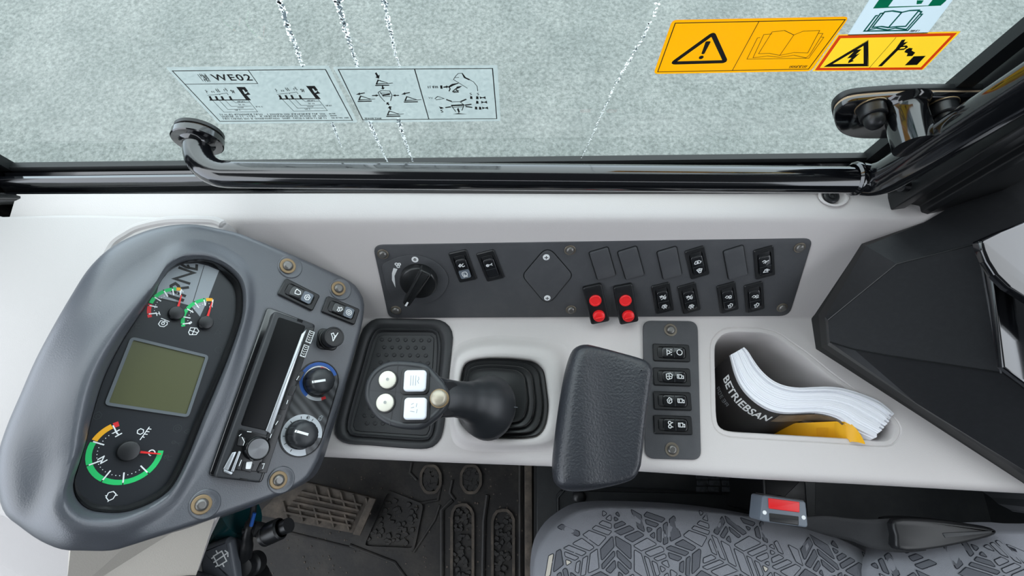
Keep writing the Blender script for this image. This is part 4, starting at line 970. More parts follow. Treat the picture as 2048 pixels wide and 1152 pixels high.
icon(m, 'drop', c2_[0] + .004, c2_[1] + .0178, .0022, .0014, .0004); m.obj('scale_marks', 'print_black', hp, smooth=0)
m = MB(); x, y = hf.l((640, 836)); icon(m, 'truck', x, y, .0030, .0012, .0006, 1.2); m.obj('fan_symbol', 'print_grey', hp, smooth=0)
def knob(label, base_px, ind0, ind1):
    f = POD.at(base_px, 0.0012, up=ind0)
    t = thing('rotary_knob', label, 'knob', f, 'heater knobs on the pod')
    m = MB(); n = 60
    def rr(r, fl): return [((r - (fl if (i % 6) in (0,) else 0)) * math.cos(2 * PI * i / n), (r - (fl if (i % 6) in (0,) else 0)) * math.sin(2 * PI * i / n)) for i in range(n)]
    prev = None
    for r, z, fl_ in ((.0150, 0, 0), (.0150, .003, 0), (.0142, .004, .0006), (.0140, .010, .0009), (.0136, .015, .0008), (.0125, .0185, .0005), (.0105, .0205, .0002), (.007, .0215, 0), (.003, .0219, 0)):
        q = m.ring2(rr(r, fl_), z)
        if prev: m.bridge(prev, q)
        prev = q
    m.face(prev); m.obj('cap', 'plastic_dark', t)
    m = MB(); P = [(0, -.001, .0221), (0, .0050, .0216), (0, .0095, .0207), (0, .0120, .0192)]
    a = m.ring([(-.0012, y, z + .0003) for _, y, z in P]); b = m.ring([(.0012, y, z + .0003) for _, y, z in P]); m.bridge(a, b, False); m.obj('pointer_line', 'print_white', t, smooth=0)
    return t
knob('ribbed black knob on the blue and red scale ring', (634, 764), (606, 768), None)
knob('ribbed black knob on the silver scale ring below the blue one', (600, 869), (573, 861), None)
# lighter plug
f = POD.at((655, 679), 0.0)
t = thing('lighter_plug', 'round black push plug with white cigarette symbol on the pod', 'plug', f)
m = MB(); m.prism(rrect(.0235, .0235, .006), -.002, .0015, bev=.0012); m.lathe([(.0110, 0), (.0112, .006), (.0105, .0065)], 28); m.obj('collar', 'plastic_black', t)
m = MB(); m.lathe([(.0092, .005), (.0092, .010), (.0108, .0105), (.0112, .012), (.0112, .0195), (.0104, .0208), (.0096, .0208), (.0092, .0202)], 32); c_ = m.obj('cap', 'plastic_black', t)
m = MB(); icon(m, 'cigar', 0, 0, .0056, .0205, .0009); m.obj('symbol', 'print_white', c_, smooth=0)

# ================================================================== ROCKER SWITCHES
def rocker_switch(label, f, wd, ln, icons, flip=1, grp=None, tilt=0.0016, grey=False, iang=0.0):
    """bezel, dark well, tilting rocker with two symbols; local +y is the pressed end"""
    t = thing('rocker_switch', label, 'switch', f, grp)
    m = MB(); o = rrect(wd, ln, .0022, 4); i_ = rrect(wd * .70, ln * .78, .0045, 4)
    a = m.ring2(o, -.001); b = m.ring2(o, .0012); c = m.ring2(inset(o, .0010), .0022); d = m.ring2(i_, .0022); e = m.ring2(i_, .0004)
    m.bridge(a, b); m.bridge(b, c); m.bridge(c, d); m.bridge(d, e); m.face(e); m.obj('bezel', 'plastic_black', t)
    rw, rl = wd * .62, ln * .62; cy = -ln * .045
    m = MB()
    hf = lambda x, y: (0.0 if y < cy else -(y - cy) * .16) + (tilt if y < cy else tilt)
    m.prism([(x, y + cy) for x, y in rrect(rw, rl, .0035, 5)], .0006, .0034, bev=.0010, hf=hf, rings=5)
    r = m.obj('rocker', 'gloss_rocker', t)
    m = MB(); m.prism([(x, y) for x, y in rrect(rw * .96, ln * .15, .0015, 3, 0, ln * .30)], .0004, .0020, bev=.0006); m.obj('pressed_end', 'plastic_black', t)
    zt = lambda y: .0034 + hf(0, y) + .0003
    m = MB(); m.flat([(-rw * .5, cy - .00025), (rw * .5, cy - .00025), (rw * .5, cy + .00025), (-rw * .5, cy + .00025)], zt(cy) - .0002, .0003); m.obj('divider_line', 'print_faint', r, smooth=0)
    if grey:
        m = MB(); m.prism(rrect(rw * .94, rl * .44, .002, 3, 0, cy - rl * .24), zt(cy) - .0010, zt(cy) - .0001); m.obj('lower_pad', 'buckle_grey', r, smooth=0)
    for k, nm in enumerate(icons):
        if not nm: continue
        y = cy + (rl * .22 if k == 0 else -rl * .24); m = MB(); icon(m, nm, 0, y, wd * .20, zt(y) + .0002, wd * .042, iang); m.obj('symbol', 'print_white', r, smooth=0)
    return t
mat('gloss_rocker', (24, 25, 28), 0.22, coat=0.3)

# ------------------------------------------------------------------ long switch panel on the slope
f0 = SLO.at((1180, 560))
panel = thing('control_board', 'long black switch panel set into the sloping console face', 'board', f0)
po = rpoly(f0.L([(746, 488), (1625, 474), (1577, 630), (778, 634)]), [.010, .012, .012, .012], 6)
m = MB(); m.prism(po, 0.0003, 0.0028, bev=0.0012); m.obj('plate', 'panel_black', panel)
HP = 0.0028
bpy.context.view_layer.update()
for p in ((766, 508), (792, 620), (1140, 500), (1142, 619), (1599, 495), (1564, 615)):
    put_screw(panel, SLO.at(p, HP), .0050, 'washer_dark', .0066)
# diamond cover plate and blanking plugs
dm = MB(); do = rpoly([f0.l(p, HP) for p in [(1095, 492), (1145, 550), (1095, 611), (1045, 551)]], [.010] * 4, 6); dm.prism(do, HP - .001, HP + .0012, bev=.0006); dcv = dm.obj('diamond_cover', 'panel_black', panel); dg = MB(); dg.prism(inset(ccw(do), -.0011), HP - .001, HP + .0002); dg.obj('cover_gap', 'seal_rubber', dcv, smooth=0)
for p in ((1092.5, 514), (1094.5, 595.5)):
    x, y = f0.l(p, HP + .001); m = MB(); m.lathe([(.0040, HP + .001), (.0040, HP + .0018), (.003, HP + .0022)], 18, Matrix.Translation((x, y, 0))); s_ = m.obj('cover_screw', 'print_white', dcv, label='white screw')
    m = MB(); m.flat([(x - .0022, y - .0005), (x + .0022, y - .0005), (x + .0022, y + .0005), (x - .0022, y + .0005)], HP + .0022, .0002); m.flat([(x - .0005, y - .0022), (x + .0005, y - .0022), (x + .0005, y + .0022), (x - .0005, y + .0022)], HP + .0022, .0002)
    m.obj('cross_slot', 'panel_black', dcv, smooth=0)
blanks = [((1205, 527), (1197, 500), (1213, 555), 'blank black plug, first of the two above the red buttons'), ((1262, 526), (1254, 498), (1269, 554), 'scuffed blank black plug, second of two above the red buttons'),
          ((1339, 526), (1333, 498), (1346, 553), 'blank black plug left of the upper rocker with car symbol'), ((1471, 525), (1466, 496), (1476, 553), 'blank black plug left of the rightmost upper rocker')]
for c, tp, bt, lab in blanks:
    f = SLO.at(c, HP, up=tp); a, b = Vector(SLO.l(tp, HP)), Vector(SLO.l(bt, HP)); ln = (a - b).length
    t = MB(); t.prism(rrect(.0218, ln, .0022, 4), -.0005, .0026, bev=.0012, hf=lambda x, y: -.0012 * (x / .011) ** 2 * 0, rings=3)
    o = t.obj('blanking_plug', 'panel_black'); o.matrix_world = f.M; gp = MB(); gp.prism(rrect(.0236, ln + .0018, .0028, 4), -.0005, .0003); gp.obj('shadow_gap', 'seal_rubber', o, smooth=0); tag(o, lab, 'plug', 'blanking plugs on the switch panel')
rsw = [((926, 532), (915, 503), (937, 561), ('hook', 'shield'), 'rocker switch with two white symbols just right of the fan knob', True),
       ((981, 531), (970, 503), (992, 558), ('wrench', None), 'rocker switch with one white symbol left of the diamond cover', False),
       ((1394, 525), (1388, 497), (1399, 553), ('car', 'tri'), 'upper rocker switch with car symbol between two blank plugs', False),
       ((1528, 525), (1526, 496), (1532, 553), ('dash', 'beacon'), 'upper rocker switch at the right end of the panel', False),
       ((1325, 596), (1320, 568), (1330, 623), ('gearcab', 'cablight'), 'lower rocker switch next right of the red buttons', False),
       ((1378, 596), (1372, 568), (1384, 622), ('gearcab', 'cablight'), 'second lower rocker switch right of the red buttons', False),
       ((1455, 595), (1451, 567), (1460, 621), ('fender', 'arrowcar'), 'third lower rocker switch, left one of the last lower pair', False),
       ((1508, 594), (1506, 567), (1510, 621), ('fender', 'arrowcar'), 'last lower rocker switch near the panel right end', False)]
for c, tp, bt, ic, lab, gy in rsw:
    f = SLO.at(c, HP, up=tp); ln = (Vector(SLO.l(tp, HP)) - Vector(SLO.l(bt, HP))).length
    rocker_switch(lab, f, .0218, ln * 1.02, ic, grp='rocker switches on the switch panel', grey=gy)
# guarded levers with red buttons
def red_lever(lab, c, tp, bt, c1, c2):
    f = SLO.at(c, HP, up=tp); t = thing('red_button_switch', lab, 'switch', f, 'red button switches on the switch panel')
    ln = (Vector(SLO.l(tp, HP)) - Vector(SLO.l(bt, HP))).length; wd = .0235
    H = lambda x, y: .008 * smooth_step(.5 - y / ln) 
    m = MB(); m.prism(rrect(wd, ln, .003, 4), -.001, .0045, bev=.0016, hf=H, rings=6); m.obj('housing', 'plastic_black', t)
    for k, (y0, ry) in enumerate(((ln * .13, .0074), (-ln * .26, .0070))):
        m = MB(); z = .0050 + H(0, y0); T = Matrix.Translation((0, y0, z)) @ Matrix.Rotation(-.22, 4, 'X')
        if k == 0: m.lathe([(.0074, -.002), (.0074, .0014), (.0066, .0022), (.0054, .0022), (.0050, .0019), (.001, .0019)], 28, T); b_o = m.obj('red_button', 'red_button', t, label='round flat red button')
        else:
            m.lathe([(.0074, -.002), (.0074, .0022), (.0070, .0036), (.0055, .0046), (.0030, .0050)], 28, T); b_o = m.obj('red_button', 'red_button', t, label='raised red button with a bar')
            m = MB(); q = [(x, y0 + y) for x, y in rrect(.010, .0022, .001, 3)]; m.prism(q, z + .003, z + .0060, bev=.0008); m.obj('grip_bar', 'red_button', b_o)
red_lever('black lever switch with two red buttons, left of the pair', (1191, 602), (1184, 572), (1200, 637), None, None)
red_lever('black lever switch with two red buttons, right of the pair', (1250, 602), (1245, 571), (1257, 637), None, None)
# fan knob
f = SLO.at((834, 565), HP)
fan = thing('fan_knob', 'large black rotary fan knob with bar grip and white mark', 'knob', f)
m = MB(); dpl = spline([f.l(p) for p in [(765, 530), (782, 519), (806, 511), (832, 509), (862, 518), (886, 536), (897, 556), (893, 575), (880, 592), (860, 603), (838, 605), (808, 601), (785, 594), (774, 575), (768, 552)]], 4)
m.prism(ccw(dpl), 0, .0014, bev=.0005); m.obj('dial_plate', 'panel_black', fan)
kc = f.l((837, 567), .010)
m = MB(); m.lathe([(.0225, .001), (.0222, .009), (.0212, .0108), (.0200, .0114)], 40, Matrix.Translation((kc[0] - .0005, kc[1], 0))); kd = m.obj('knob_disc', 'satin_black', fan)
b0, b1 = Vector(f.l((853, 541), .016)), Vector(f.l((813, 606), .016)); e = (b1 - b0).normalized(); n_ = Vector((-e.y, e.x))
bar = [b0 + n_ * .0068, b0 - n_ * .0068, b0.lerp(b1, .5) - n_ * .0062, b1 - n_ * .0046, b1 + e * .0020, b1 + n_ * .0046, b0.lerp(b1, .5) + n_ * .0062]
m = MB(); m.prism(rpoly([(v.x, v.y) for v in bar], .0018, 3), .009, .021, bev=.0028); m.obj('bar_grip', 'satin_black', fan)
mk_ = [b1 + n_ * .0010 - e * .0060, b1 - n_ * .0010 - e * .0060, b1 - n_ * .0012 + e * .0006, b1 + n_ * .0012 + e * .0006]
m = MB(); m.prism(ccw([(v.x, v.y) for v in mk_]), .0205, .0213); m.obj('pointer_mark', 'print_white', fan, smooth=0)
m = MB(); m.flat(ccw([f.l(p, .0014) for p in [(787, 536), (795, 538), (789, 552), (791, 575), (784, 560), (784, 546)]]), .0014, .0002); m.obj('speed_wedge', 'print_white', fan, smooth=0)
m = MB(); m.flat(circ(.0040, 20, *f.l((830, 519), .0014)), .0014, .0002); zz = m.obj('zero_mark', 'print_white', fan, smooth=0)
m = MB(); x, y = f.l((830, 519), .0014); m.stroke(CI(x, y, .0013, 10), .0008, .0016); m.stroke([(x, y), (x, y + .002)], .0007, .0016); m.obj('zero_ring', 'print_black', fan, smooth=0)
m = MB(); x, y = f.l((796, 530), .0014); icon(m, 'fan', x, y, .0040, .0014, .0013); m.obj('fan_symbol', 'print_white', fan, smooth=0)

# ------------------------------------------------------------------ vertical strip of four switches
f1 = CON.at((1342, 780), 0.0)
strip = thing('switch_strip', 'narrow upright black switch plate on the console, half covered by the armrest', 'panel', f1)
m = MB(); m.prism(rpoly(f1.L([(1285, 642), (1394, 643), (1401, 920), (1289, 917)]), .0115, 6), 0.0002, 0.0028, bev=.0010); m.obj('plate', 'panel_black', strip)
bpy.context.view_layer.update()
for p in ((1341, 660), (1344, 899)): put_screw(strip, CON.at(p, HP), .0056, 'washer_dark', .0082)
for c, ic, lab in (((1342, 706), ('beam', 'circle'), 'sideways rocker with ring symbol, topmost of the strip'), ((1343, 754), ('grid', 'truck'), 'sideways rocker second from the top of the strip'),
                   ((1344, 802), ('drop', 'truck'), 'sideways rocker third from the top of the strip'), ((1345, 850), ('pills', 'truck'), 'sideways rocker at the bottom of the strip')):
    f = CON.at(c, HP, up=(c[0] - 30, c[1] - 1)); rocker_switch(lab, f, .0218, .0455, ic, grp='rocker switches on the upright strip', iang=-PI / 2)
# two rockers on the pod
for c, u, ic, lab in (((598, 590), (574, 578), ('house', 'drop'), 'sideways rocker switch left of the other one on the pod'), ((681.5, 621.5), (656, 611), ('arrowcar', 'swirl'), 'sideways rocker switch above the lighter plug on the pod')):
    f = POD.at(c, .0015, up=u); rocker_switch(lab, f, .0205, .0405, ic, grp='rocker switches on the pod', grey=True, iang=-PI / 2 - .2)

# ================================================================== RUBBER TRAY
f = CON.at((790, 768))
tray = thing('rubber_tray', 'black studded rubber tray mat under the joystick handle', 'tray', f)
to = ccw(resample(spline([f.l(p) for p in tray_px], 4), 80))
ti = ccw(resample(rpoly([f.l(p, -.004) for p in [(757, 671), (868, 671), (858, 871), (704, 861)]], .006, 8), 80))
c0 = (sum(p[0] for p in to) / 80, sum(p[1] for p in to) / 80)
ta, tb = angpts(to, c0[0], c0[1], 80), angpts(ti, c0[0], c0[1], 80)
mx_ = lambda t: [(a[0] * (1 - t) + b[0] * t, a[1] * (1 - t) + b[1] * t) for a, b in zip(ta, tb)]
m = MB(); prev = None
for t, z in ((-.03, .0003), (-.01, .0022), (.08, .0034), (.30, .0034), (.42, .0026), (.50, -.0005), (.56, -.0010), (.62, .0014), (.68, .0018), (.74, .0002), (.80, -.0035), (.97, -.0042), (1.0, -.0030), (1.02, -.0030)):
    r = m.ring2(mx_(t), z)
    if prev: m.bridge(prev, r)
    prev = r
m.face(prev); m.obj('mat', 'rubber_black', tray, smooth=50)
studs = MB()
for r_ in range(13):
    for c_ in range(9):
        px, py = 772 + c_ * 15.7 - r_ * 3.4 + (r_ % 2) * 8 - 8, 679 + r_ * 15.2 + c_ * .3
        x, y = f.l((px, py), -.003)
        A = [Vector(p) for p in inset(ti, .0045)]; inside = False
        for i in range(len(A)):
            u, v = A[i - 1], A[i]
            if (u.y > y) != (v.y > y) and x < (v.x - u.x) * (y - u.y) / (v.y - u.y) + u.x: inside = not inside
        if inside:
            i0 = len(studs.f); studs.lathe([(.0025, -.003), (.0024, -.0020), (.0018, -.0014), (.0012, -.0014), (.0009, -.0019), (.0003, -.0019)], 10, Matrix.Translation((x, y, 0)))
studs.obj('studs', 'rubber_black', tray, kind='stuff')

# ================================================================== JOYSTICK
mat('neck_black', (33, 35, 38), 0.4, bump=0.12, bscale=900)
JS = CON.at((990, 800))
joy = thing('joystick', 'black multi-button joystick leaning left out of its rubber bellows', 'joystick', JS)
# bellows: stepped rounded rings rising and drifting to the left
bi = [(JS.I @ Vector((x, y, 0))) for x, y in boot_in]; bi = [(p.x, p.y) for p in bi]
bcx, bcy = sum(p[0] for p in bi) / 72, sum(p[1] for p in bi) / 72
m = MB(); prev = None
def bring(sc, dx, dy, z, rl=0.0): return m.ring([(bcx + (p[0] - bcx) * sc + dx, bcy + (p[1] - bcy) * sc + dy, z - rl * (p[0] - bcx)) for p in bi])
for sc, dx, z in ((.99, 0, -.004), (.985, 0, .006), (.965, 0, .0085), (.93, -.001, .0080), (.90, -.0015, .0075), (.885, -.002, .0150), (.870, -.0022, .0165), (.80, -.003, .0160), (.775, -.004, .0155), (.765, -.0045, .0235), (.745, -.005, .0250), (.68, -.006, .0245), (.655, -.0065, .0240), (.645, -.007, .0310), (.63, -.0075, .0325), (.55, -.009, .0320), (.3, -.012, .034)):
    r = bring(sc, dx, 0.001, z)
    if prev: m.bridge(prev, r)
    prev = r
m.face(prev); m.obj('bellows', 'satin_black', joy, smooth=40)
# flared skirt and neck, one lofted body along a bent axis from the bellows up to the head
ZH = 0.122
def jw(px, py, z): return JS.I @ W(px, py, z)
m = MB()
axis = [jw(976, 816, .036), jw(973, 812, .044), jw(964, 808, .055), jw(950, 804, .066), jw(932, 801, .078), jw(912, 798, .090), jw(888, 796, .101), jw(862, 794, .108)]
rad = [(.0345, .0360), (.0345, .0355), (.0295, .0300), (.0235, .0240), (.0190, .0200), (.0165, .0185), (.0155, .0195), (.0150, .0230)]
axl = spline([tuple(a) for a in axis], 4, False)
ax = [Vector(a) for a in axl]; prev = None
for i, p in enumerate(ax):
    t = (ax[min(i + 1, len(ax) - 1)] - ax[max(0, i - 1)]).normalized(); tl = Vector((-.45, 0, .9)).normalized(); 
    if i < 6: t = tl.lerp(t, i / 6).normalized()
    Y = Vector((0, 1, 0)); X = Y.cross(t).normalized(); Y = t.cross(X).normalized()
    k = i / 4; k0 = min(len(rad) - 2, int(k)); s_ = k - k0; rx = rad[k0][0] * (1 - s_) + rad[k0 + 1][0] * s_; ry = rad[k0][1] * (1 - s_) + rad[k0 + 1][1] * s_
    r = m.ring([p + X * rx * math.cos(2 * PI * j / 40) + Y * ry * math.sin(2 * PI * j / 40) for j in range(40)])
    if prev: m.bridge(prev, r)
    else: m.face(r[::-1])
    prev = r
m.face(prev); m.obj('neck', 'neck_black', joy, smooth=60)
seam = MB(); seam.tube([jw(1035, 815, .0545), jw(1000, 811, .0662), jw(960, 805, .0815), jw(925, 800, .0985), jw(900, 797, .112)], .0005, 6); seam.obj('seam_line', 'lever_grey', joy)
# head
HJ = mk(W(815, 790, ZH), (1, 0, 0.05), (0, 1, 0))
hx = [(794, 720), (834, 723), (854, 729), (868, 742), (878, 754), (888, 766), (896, 785), (895, 809), (879, 831), (862, 845), (845, 856), (829, 859), (795, 856), (765, 845), (745, 828), (731, 806), (727, 787), (732, 759), (748, 737), (770, 724)]
JI = JS.I @ HJ.M
ho = ccw(spline(HJ.L(hx), 4))
m = MB()
prev = None
for ins, z in ((.014, -.030), (.006, -.026), (.001, -.018), (0, -.010), (0, -.004), (.0014, -.0010), (.0034, 0.0), (.0050, 0.0), (.0056, -.0004), (.0062, -.0004)):
    r = m.ring2(inset(ho, ins), z)
    if prev: m.bridge(prev, r)
    else: m.face(r[::-1])
    prev = r
m.face(prev); m.obj('head', 'plastic_dark', joy, M=JI, smooth=50)
def hb(nm, mt_, px, shape, z0, z1, bev, hf=None, lab=None):
    m = MB(); x, y = HJ.l(px, z1); o = [(x + a, y + b) for a, b in shape]; m.prism(ccw(o), z0, z1, bev=bev, hf=hf and (lambda u, v: hf(u - x, v - y)), rings=5); return m.obj(nm, mt_, joy, M=JI, label=lab), (x, y)
rb_ = MB(); 
for px in ((774, 759), (769, 805)):
    b, (x, y) = hb('round_button', 'button_cream', px, circ(.0086, 28), -.001, .0032, .0012, lambda u, v: .0016 * (1 - (u * u + v * v) / .0086 ** 2), 'cream round button')
    mm = MB(); mm.ringprism([(x + a, y + c) for a, c in circ(.0098, 28)], [(x + a, y + c) for a, c in circ(.0086, 28)], -.001, .0008); mm.obj('button_ring', 'plastic_black', b)
    mm = MB(); icon(mm, 'swirl', x + .001, y, .0016, .0050, .0004); mm.obj('symbol', 'print_grey', b, smooth=0)
for px, ic, skew in (((829, 761), 'lines3', .3), ((829.5, 817), 'notes', .3)):
    b, (x, y) = hb('square_button', 'button_white', px, rrect(.0220, .0208, .0036, 5), -.001, .0050, .0020, None, 'white square button')
    mm = MB(); mm.prism([(x - .0006 + a, y + c) for a, c in rrect(.0285, .0262, .005, 5)], -.001, .0014, bev=.0006); mm.obj('button_ring', 'plastic_black', b)
    mm = MB(); icon(mm, ic, x, y, .0062, .0050, .0005); mm.obj('symbol', 'print_grey', b, smooth=0)
b, (x, y) = hb('ball_button', 'button_bronze', (877, 796), circ(.0080, 28), -.001, .0048, .0014, lambda u, v: .0042 * math.sqrt(max(0, 1 - (u * u + v * v) / .0080 ** 2)), 'bronze domed button')
mm = MB(); mm.ringprism([(x + a, y + c) for a, c in circ(.0092, 28)], [(x + a, y + c) for a, c in circ(.0078, 28)], -.003, .0016); mm.obj('button_ring', 'washer', b)
mm = MB(); icon(mm, 'swirl', x + .0008, y, .0022, .0080, .0004); mm.obj('symbol', 'button_cream', b, smooth=0)
mm = MB(); mm.stroke([HJ.l(p, 0) for p in ((796, 724), (793, 760), (790, 790), (784, 826), (779, 850))], .0007, -.0003); mm.obj('face_groove', 'plastic_black', joy, M=JI, smooth=0)
mm = MB(); mm.stroke([HJ.l(p, 0) for p in ((740, 781), (780, 783), (830, 787), (866, 790))], .0004, -.0003); mm.obj('face_groove', 'plastic_black', joy, M=JI, smooth=0)
mm = MB(); mm.tube([JS.I @ W(900, 797, ZH - .010), JS.I @ W(870, 795, ZH - .022)], [.0165, .019], 20)
mm.obj('throat', 'plastic_black', joy, smooth=60)

# ================================================================== ARMREST
AR = HOR(0.070)
fa = AR.at((1205, 835))
arm = thing('armrest_pad', 'black grained wrist rest pad standing over the console front edge', 'armrest', fa)
apx = [(1167, 688), (1182, 689), (1230, 701), (1285, 717), (1301, 729), (1307, 744), (1304, 768), (1295, 834), (1285, 917), (1280, 940), (1265, 960), (1219, 974), (1166, 983), (1130, 981), (1111, 967), (1106, 942), (1107, 908), (1116, 831), (1129, 752), (1141, 709), (1151, 694)]
ao = ccw(resample(spline([fa.l(p) for p in apx], 5), 100))
m = MB(); prev = None
cxa, cya = 0, 0
def ah(x, y):      # rolled higher along the left, with a gentle hollow to the right
    u = (x - (-.045)) / .09
    return .004 * math.exp(-((u - .18) / .22) ** 2) - .0035 * math.exp(-((u - .68) / .3) ** 2)
for ins, z in ((.012, -.026), (.003, -.022), (0, -.012), (0, -.004), (.0012, .0020), (.0035, .0062), (.0065, .0085), (.010, .0096), (.0145, .0100), (.020, .0100)):
    o = inset(ao, ins); r = m.ring([(p[0], p[1], z + (ah(*p) * min(1, ins / .010) if z > 0 else 0)) for p in o])
    if prev: m.bridge(prev, r)
    else: m.face(r[::-1])
    prev = r
o = inset(ao, .020)
for k in range(1, 12):
    t = 1 - k / 12; q = [(p[0] * t, p[1] * t) for p in o]; r = m.ring([(p[0], p[1], .0100 + ah(*p)) for p in q]); m.bridge(prev, r); prev = r
m.face(prev); m.obj('pad', 'leather_black', arm, smooth=60)
m = MB(); m.prism(rrect(.05, .07, .01, 4, 0, .01), -.071, -.02); m.obj('support_post', 'plastic_black', arm)

# ================================================================== MANUAL IN THE POCKET
BKZ = 0.004
bt = HOR(BKZ)
up_px = [(1489, 694), (1497, 702), (1507, 718), (1519, 735), (1531, 748), (1546, 760), (1562, 768), (1580, 773), (1601, 775), (1627, 774), (1653, 773), (1680, 775), (1705, 781), (1732, 790), (1758, 801), (1777, 815), (1796, 833)]
lo_px = [(1459, 711), (1462, 724), (1467, 743), (1474, 762), (1482, 776), (1493, 790), (1506, 802), (1520, 812), (1537, 821), (1555, 826), (1577, 828), (1603, 827), (1630, 826), (1652, 829), (1678, 838), (1705, 858), (1756, 881)]
U = resample(spline([bt.l(p) for p in up_px], 4, False), 48, False); Lw = resample(spline([bt.l(p) for p in lo_px], 4, False), 48, False)
man = thing('manual', 'thick curled paper manual with black cover stuffed in the storage pocket', 'book', Matrix())
dv = Vector((-.012, -.026, -.085)); NS = 20
m = MB(); rd = random.Random(4)
ln_ = MB()
for k in range(NS):
    t0, t1 = k / NS, (k + .90) / NS; dz = rd.uniform(-.0022, .0018); de = rd.uniform(0, .02)
    A = [Vector((u[0] * (1 - t0) + l[0] * t0, u[1] * (1 - t0) + l[1] * t0, BKZ + dz)) for u, l in zip(U, Lw)]
    B = [Vector((u[0] * (1 - t1) + l[0] * t1, u[1] * (1 - t1) + l[1] * t1, BKZ + dz)) for u, l in zip(U, Lw)]
    e = int(48 - rd.uniform(0, 1.6)); A = A[:e]; B = B[:e]
    a, b = m.ring(A), m.ring(B); c, d = m.ring([p + dv for p in A]), m.ring([p + dv for p in B])
    m.bridge(a, b, False); m.bridge(c, a, False); m.bridge(b, d, False); m.face((a[0], c[0], d[0], b[0])); m.face((a[-1], b[-1], d[-1], c[-1]))
m.obj('page_block', 'paper', man, smooth=30, kind='stuff')
# cover along the lower curve
cov = MB(); off = lambda p, q, d: None
cpts = [Vector((l[0], l[1], BKZ)) for l in Lw]
nrm = []
for i in range(48):
    t = cpts[min(47, i + 1)] - cpts[max(0, i - 1)]; n = Vector((t.y, -t.x, 0)).normalized(); nrm.append(n)
E0, E1 = 0, 31
a = cov.ring([cpts[i] + nrm[i] * .0004 + Vector((0, 0, .0005)) for i in range(E0, E1)]); b = cov.ring([cpts[i] + nrm[i] * .0012 + Vector((0, 0, .0005)) for i in range(E0, E1)])
c = cov.ring([cpts[i] + nrm[i] * .0012 + dv * .98 for i in range(E0, E1)]); d = cov.ring([cpts[i] + nrm[i] * .0004 + dv * .98 for i in range(E0, E1)])
for u, v in ((a, b), (b, c), (c, d)): cov.bridge(u, v, False)
co = cov.obj('cover', 'book_cover', man, smooth=60)
# photograph strip on the cover's right part
ps = MB(); I0, I1 = 21, 39
a = ps.ring([cpts[i] + nrm[i] * .0016 + Vector((0, 0, .0002)) for i in range(I0, I1)]); b = ps.ring([cpts[i] + nrm[i] * .0016 + dv * .25 for i in range(I0, I1)])
ps.bridge(a, b, False); ps.obj('cover_photo', 'book_photo', co, smooth=60)
# lettering that follows the curled cover
def on_cover(s, d):
    k = max(0, min(46.999, s)); i = int(k); f_ = k - i
    return cpts[i].lerp(cpts[i + 1], f_) + nrm[i].lerp(nrm[i + 1], f_) * .0015 + dv * d
tm = text_mesh('BETRIEBSAN', 1.0, 0, 0.02); xs_ = [v.co.x for v in tm.vertices]; x0, x1 = min(xs_), max(xs_)
lt = MB(); y0 = min(v.co.y for v in tm.vertices); y1 = max(v.co.y for v in tm.vertices)
lt.v = [tuple(on_cover(4.2 + (v.co.x - x0) / (x1 - x0) * 16.0, .265 - (v.co.y - y0) / (y1 - y0) * .165)) for v in tm.vertices]
for p in tm.polygons: lt.face(list(p.vertices))
lt.obj('title', 'print_white', co, smooth=0)
lt = MB(); rd = random.Random(9)
for k in range(5):
    s0 = 5 + k * 1.15
    for (u0, v0, u1, v1) in rd.sample([(0, 0, 0, 1), (0, 1, .7, 1), (.7, 1, .7, 0), (0, .5, .7, .5), (0, 0, .7, 0)], 4):
        q = [on_cover(s0 + u, .48 - v * .075) for u, v in ((u0, v0), (u1, v1), (u1 + .18 * (u0 == u1), v1 - .2 * (v0 == v1)), (u0 + .18 * (u0 == u1), v0 - .2 * (v0 == v1)))]
        lt.face(lt.ring(q))
lt.obj('subtitle', 'print_grey', co, smooth=0, kind='stuff')
# yellow booklet in front of the manual
yb = MB()
Y0 = [W(1515, 848, -.070), W(1560, 847, -.040), W(1620, 845, -.012), W(1668, 843, .000), W(1692, 843.5, .004), W(1704, 849, .0062), W(1714, 859, .0078), W(1723, 872, .0086), W(1730, 886, .009)]
Y1 = [W(1515, 884, -.100), W(1560, 886, -.075), W(1620, 887, -.045), W(1668, 888, -.030), W(1692, 884, -.006), W(1704, 881.5, .003), W(1714, 882.5, .006), W(1723, 884.5, .008), W(1730, 887, .009)]
a = yb.ring(Y0); b = yb.ring(Y1); c = yb.ring([p + Vector((0, -.001, -.0003)) for p in Y0]); d = yb.ring([p + Vector((0, -.001, 0)) for p in Y1])
yb.bridge(a, b, False); yb.bridge(d, c, False); yb.bridge(c, a, False)
yo = yb.obj('booklet', 'booklet_yellow', smooth=60); tag(yo, 'thin bent yellow booklet in front of the manual in the pocket', 'booklet')

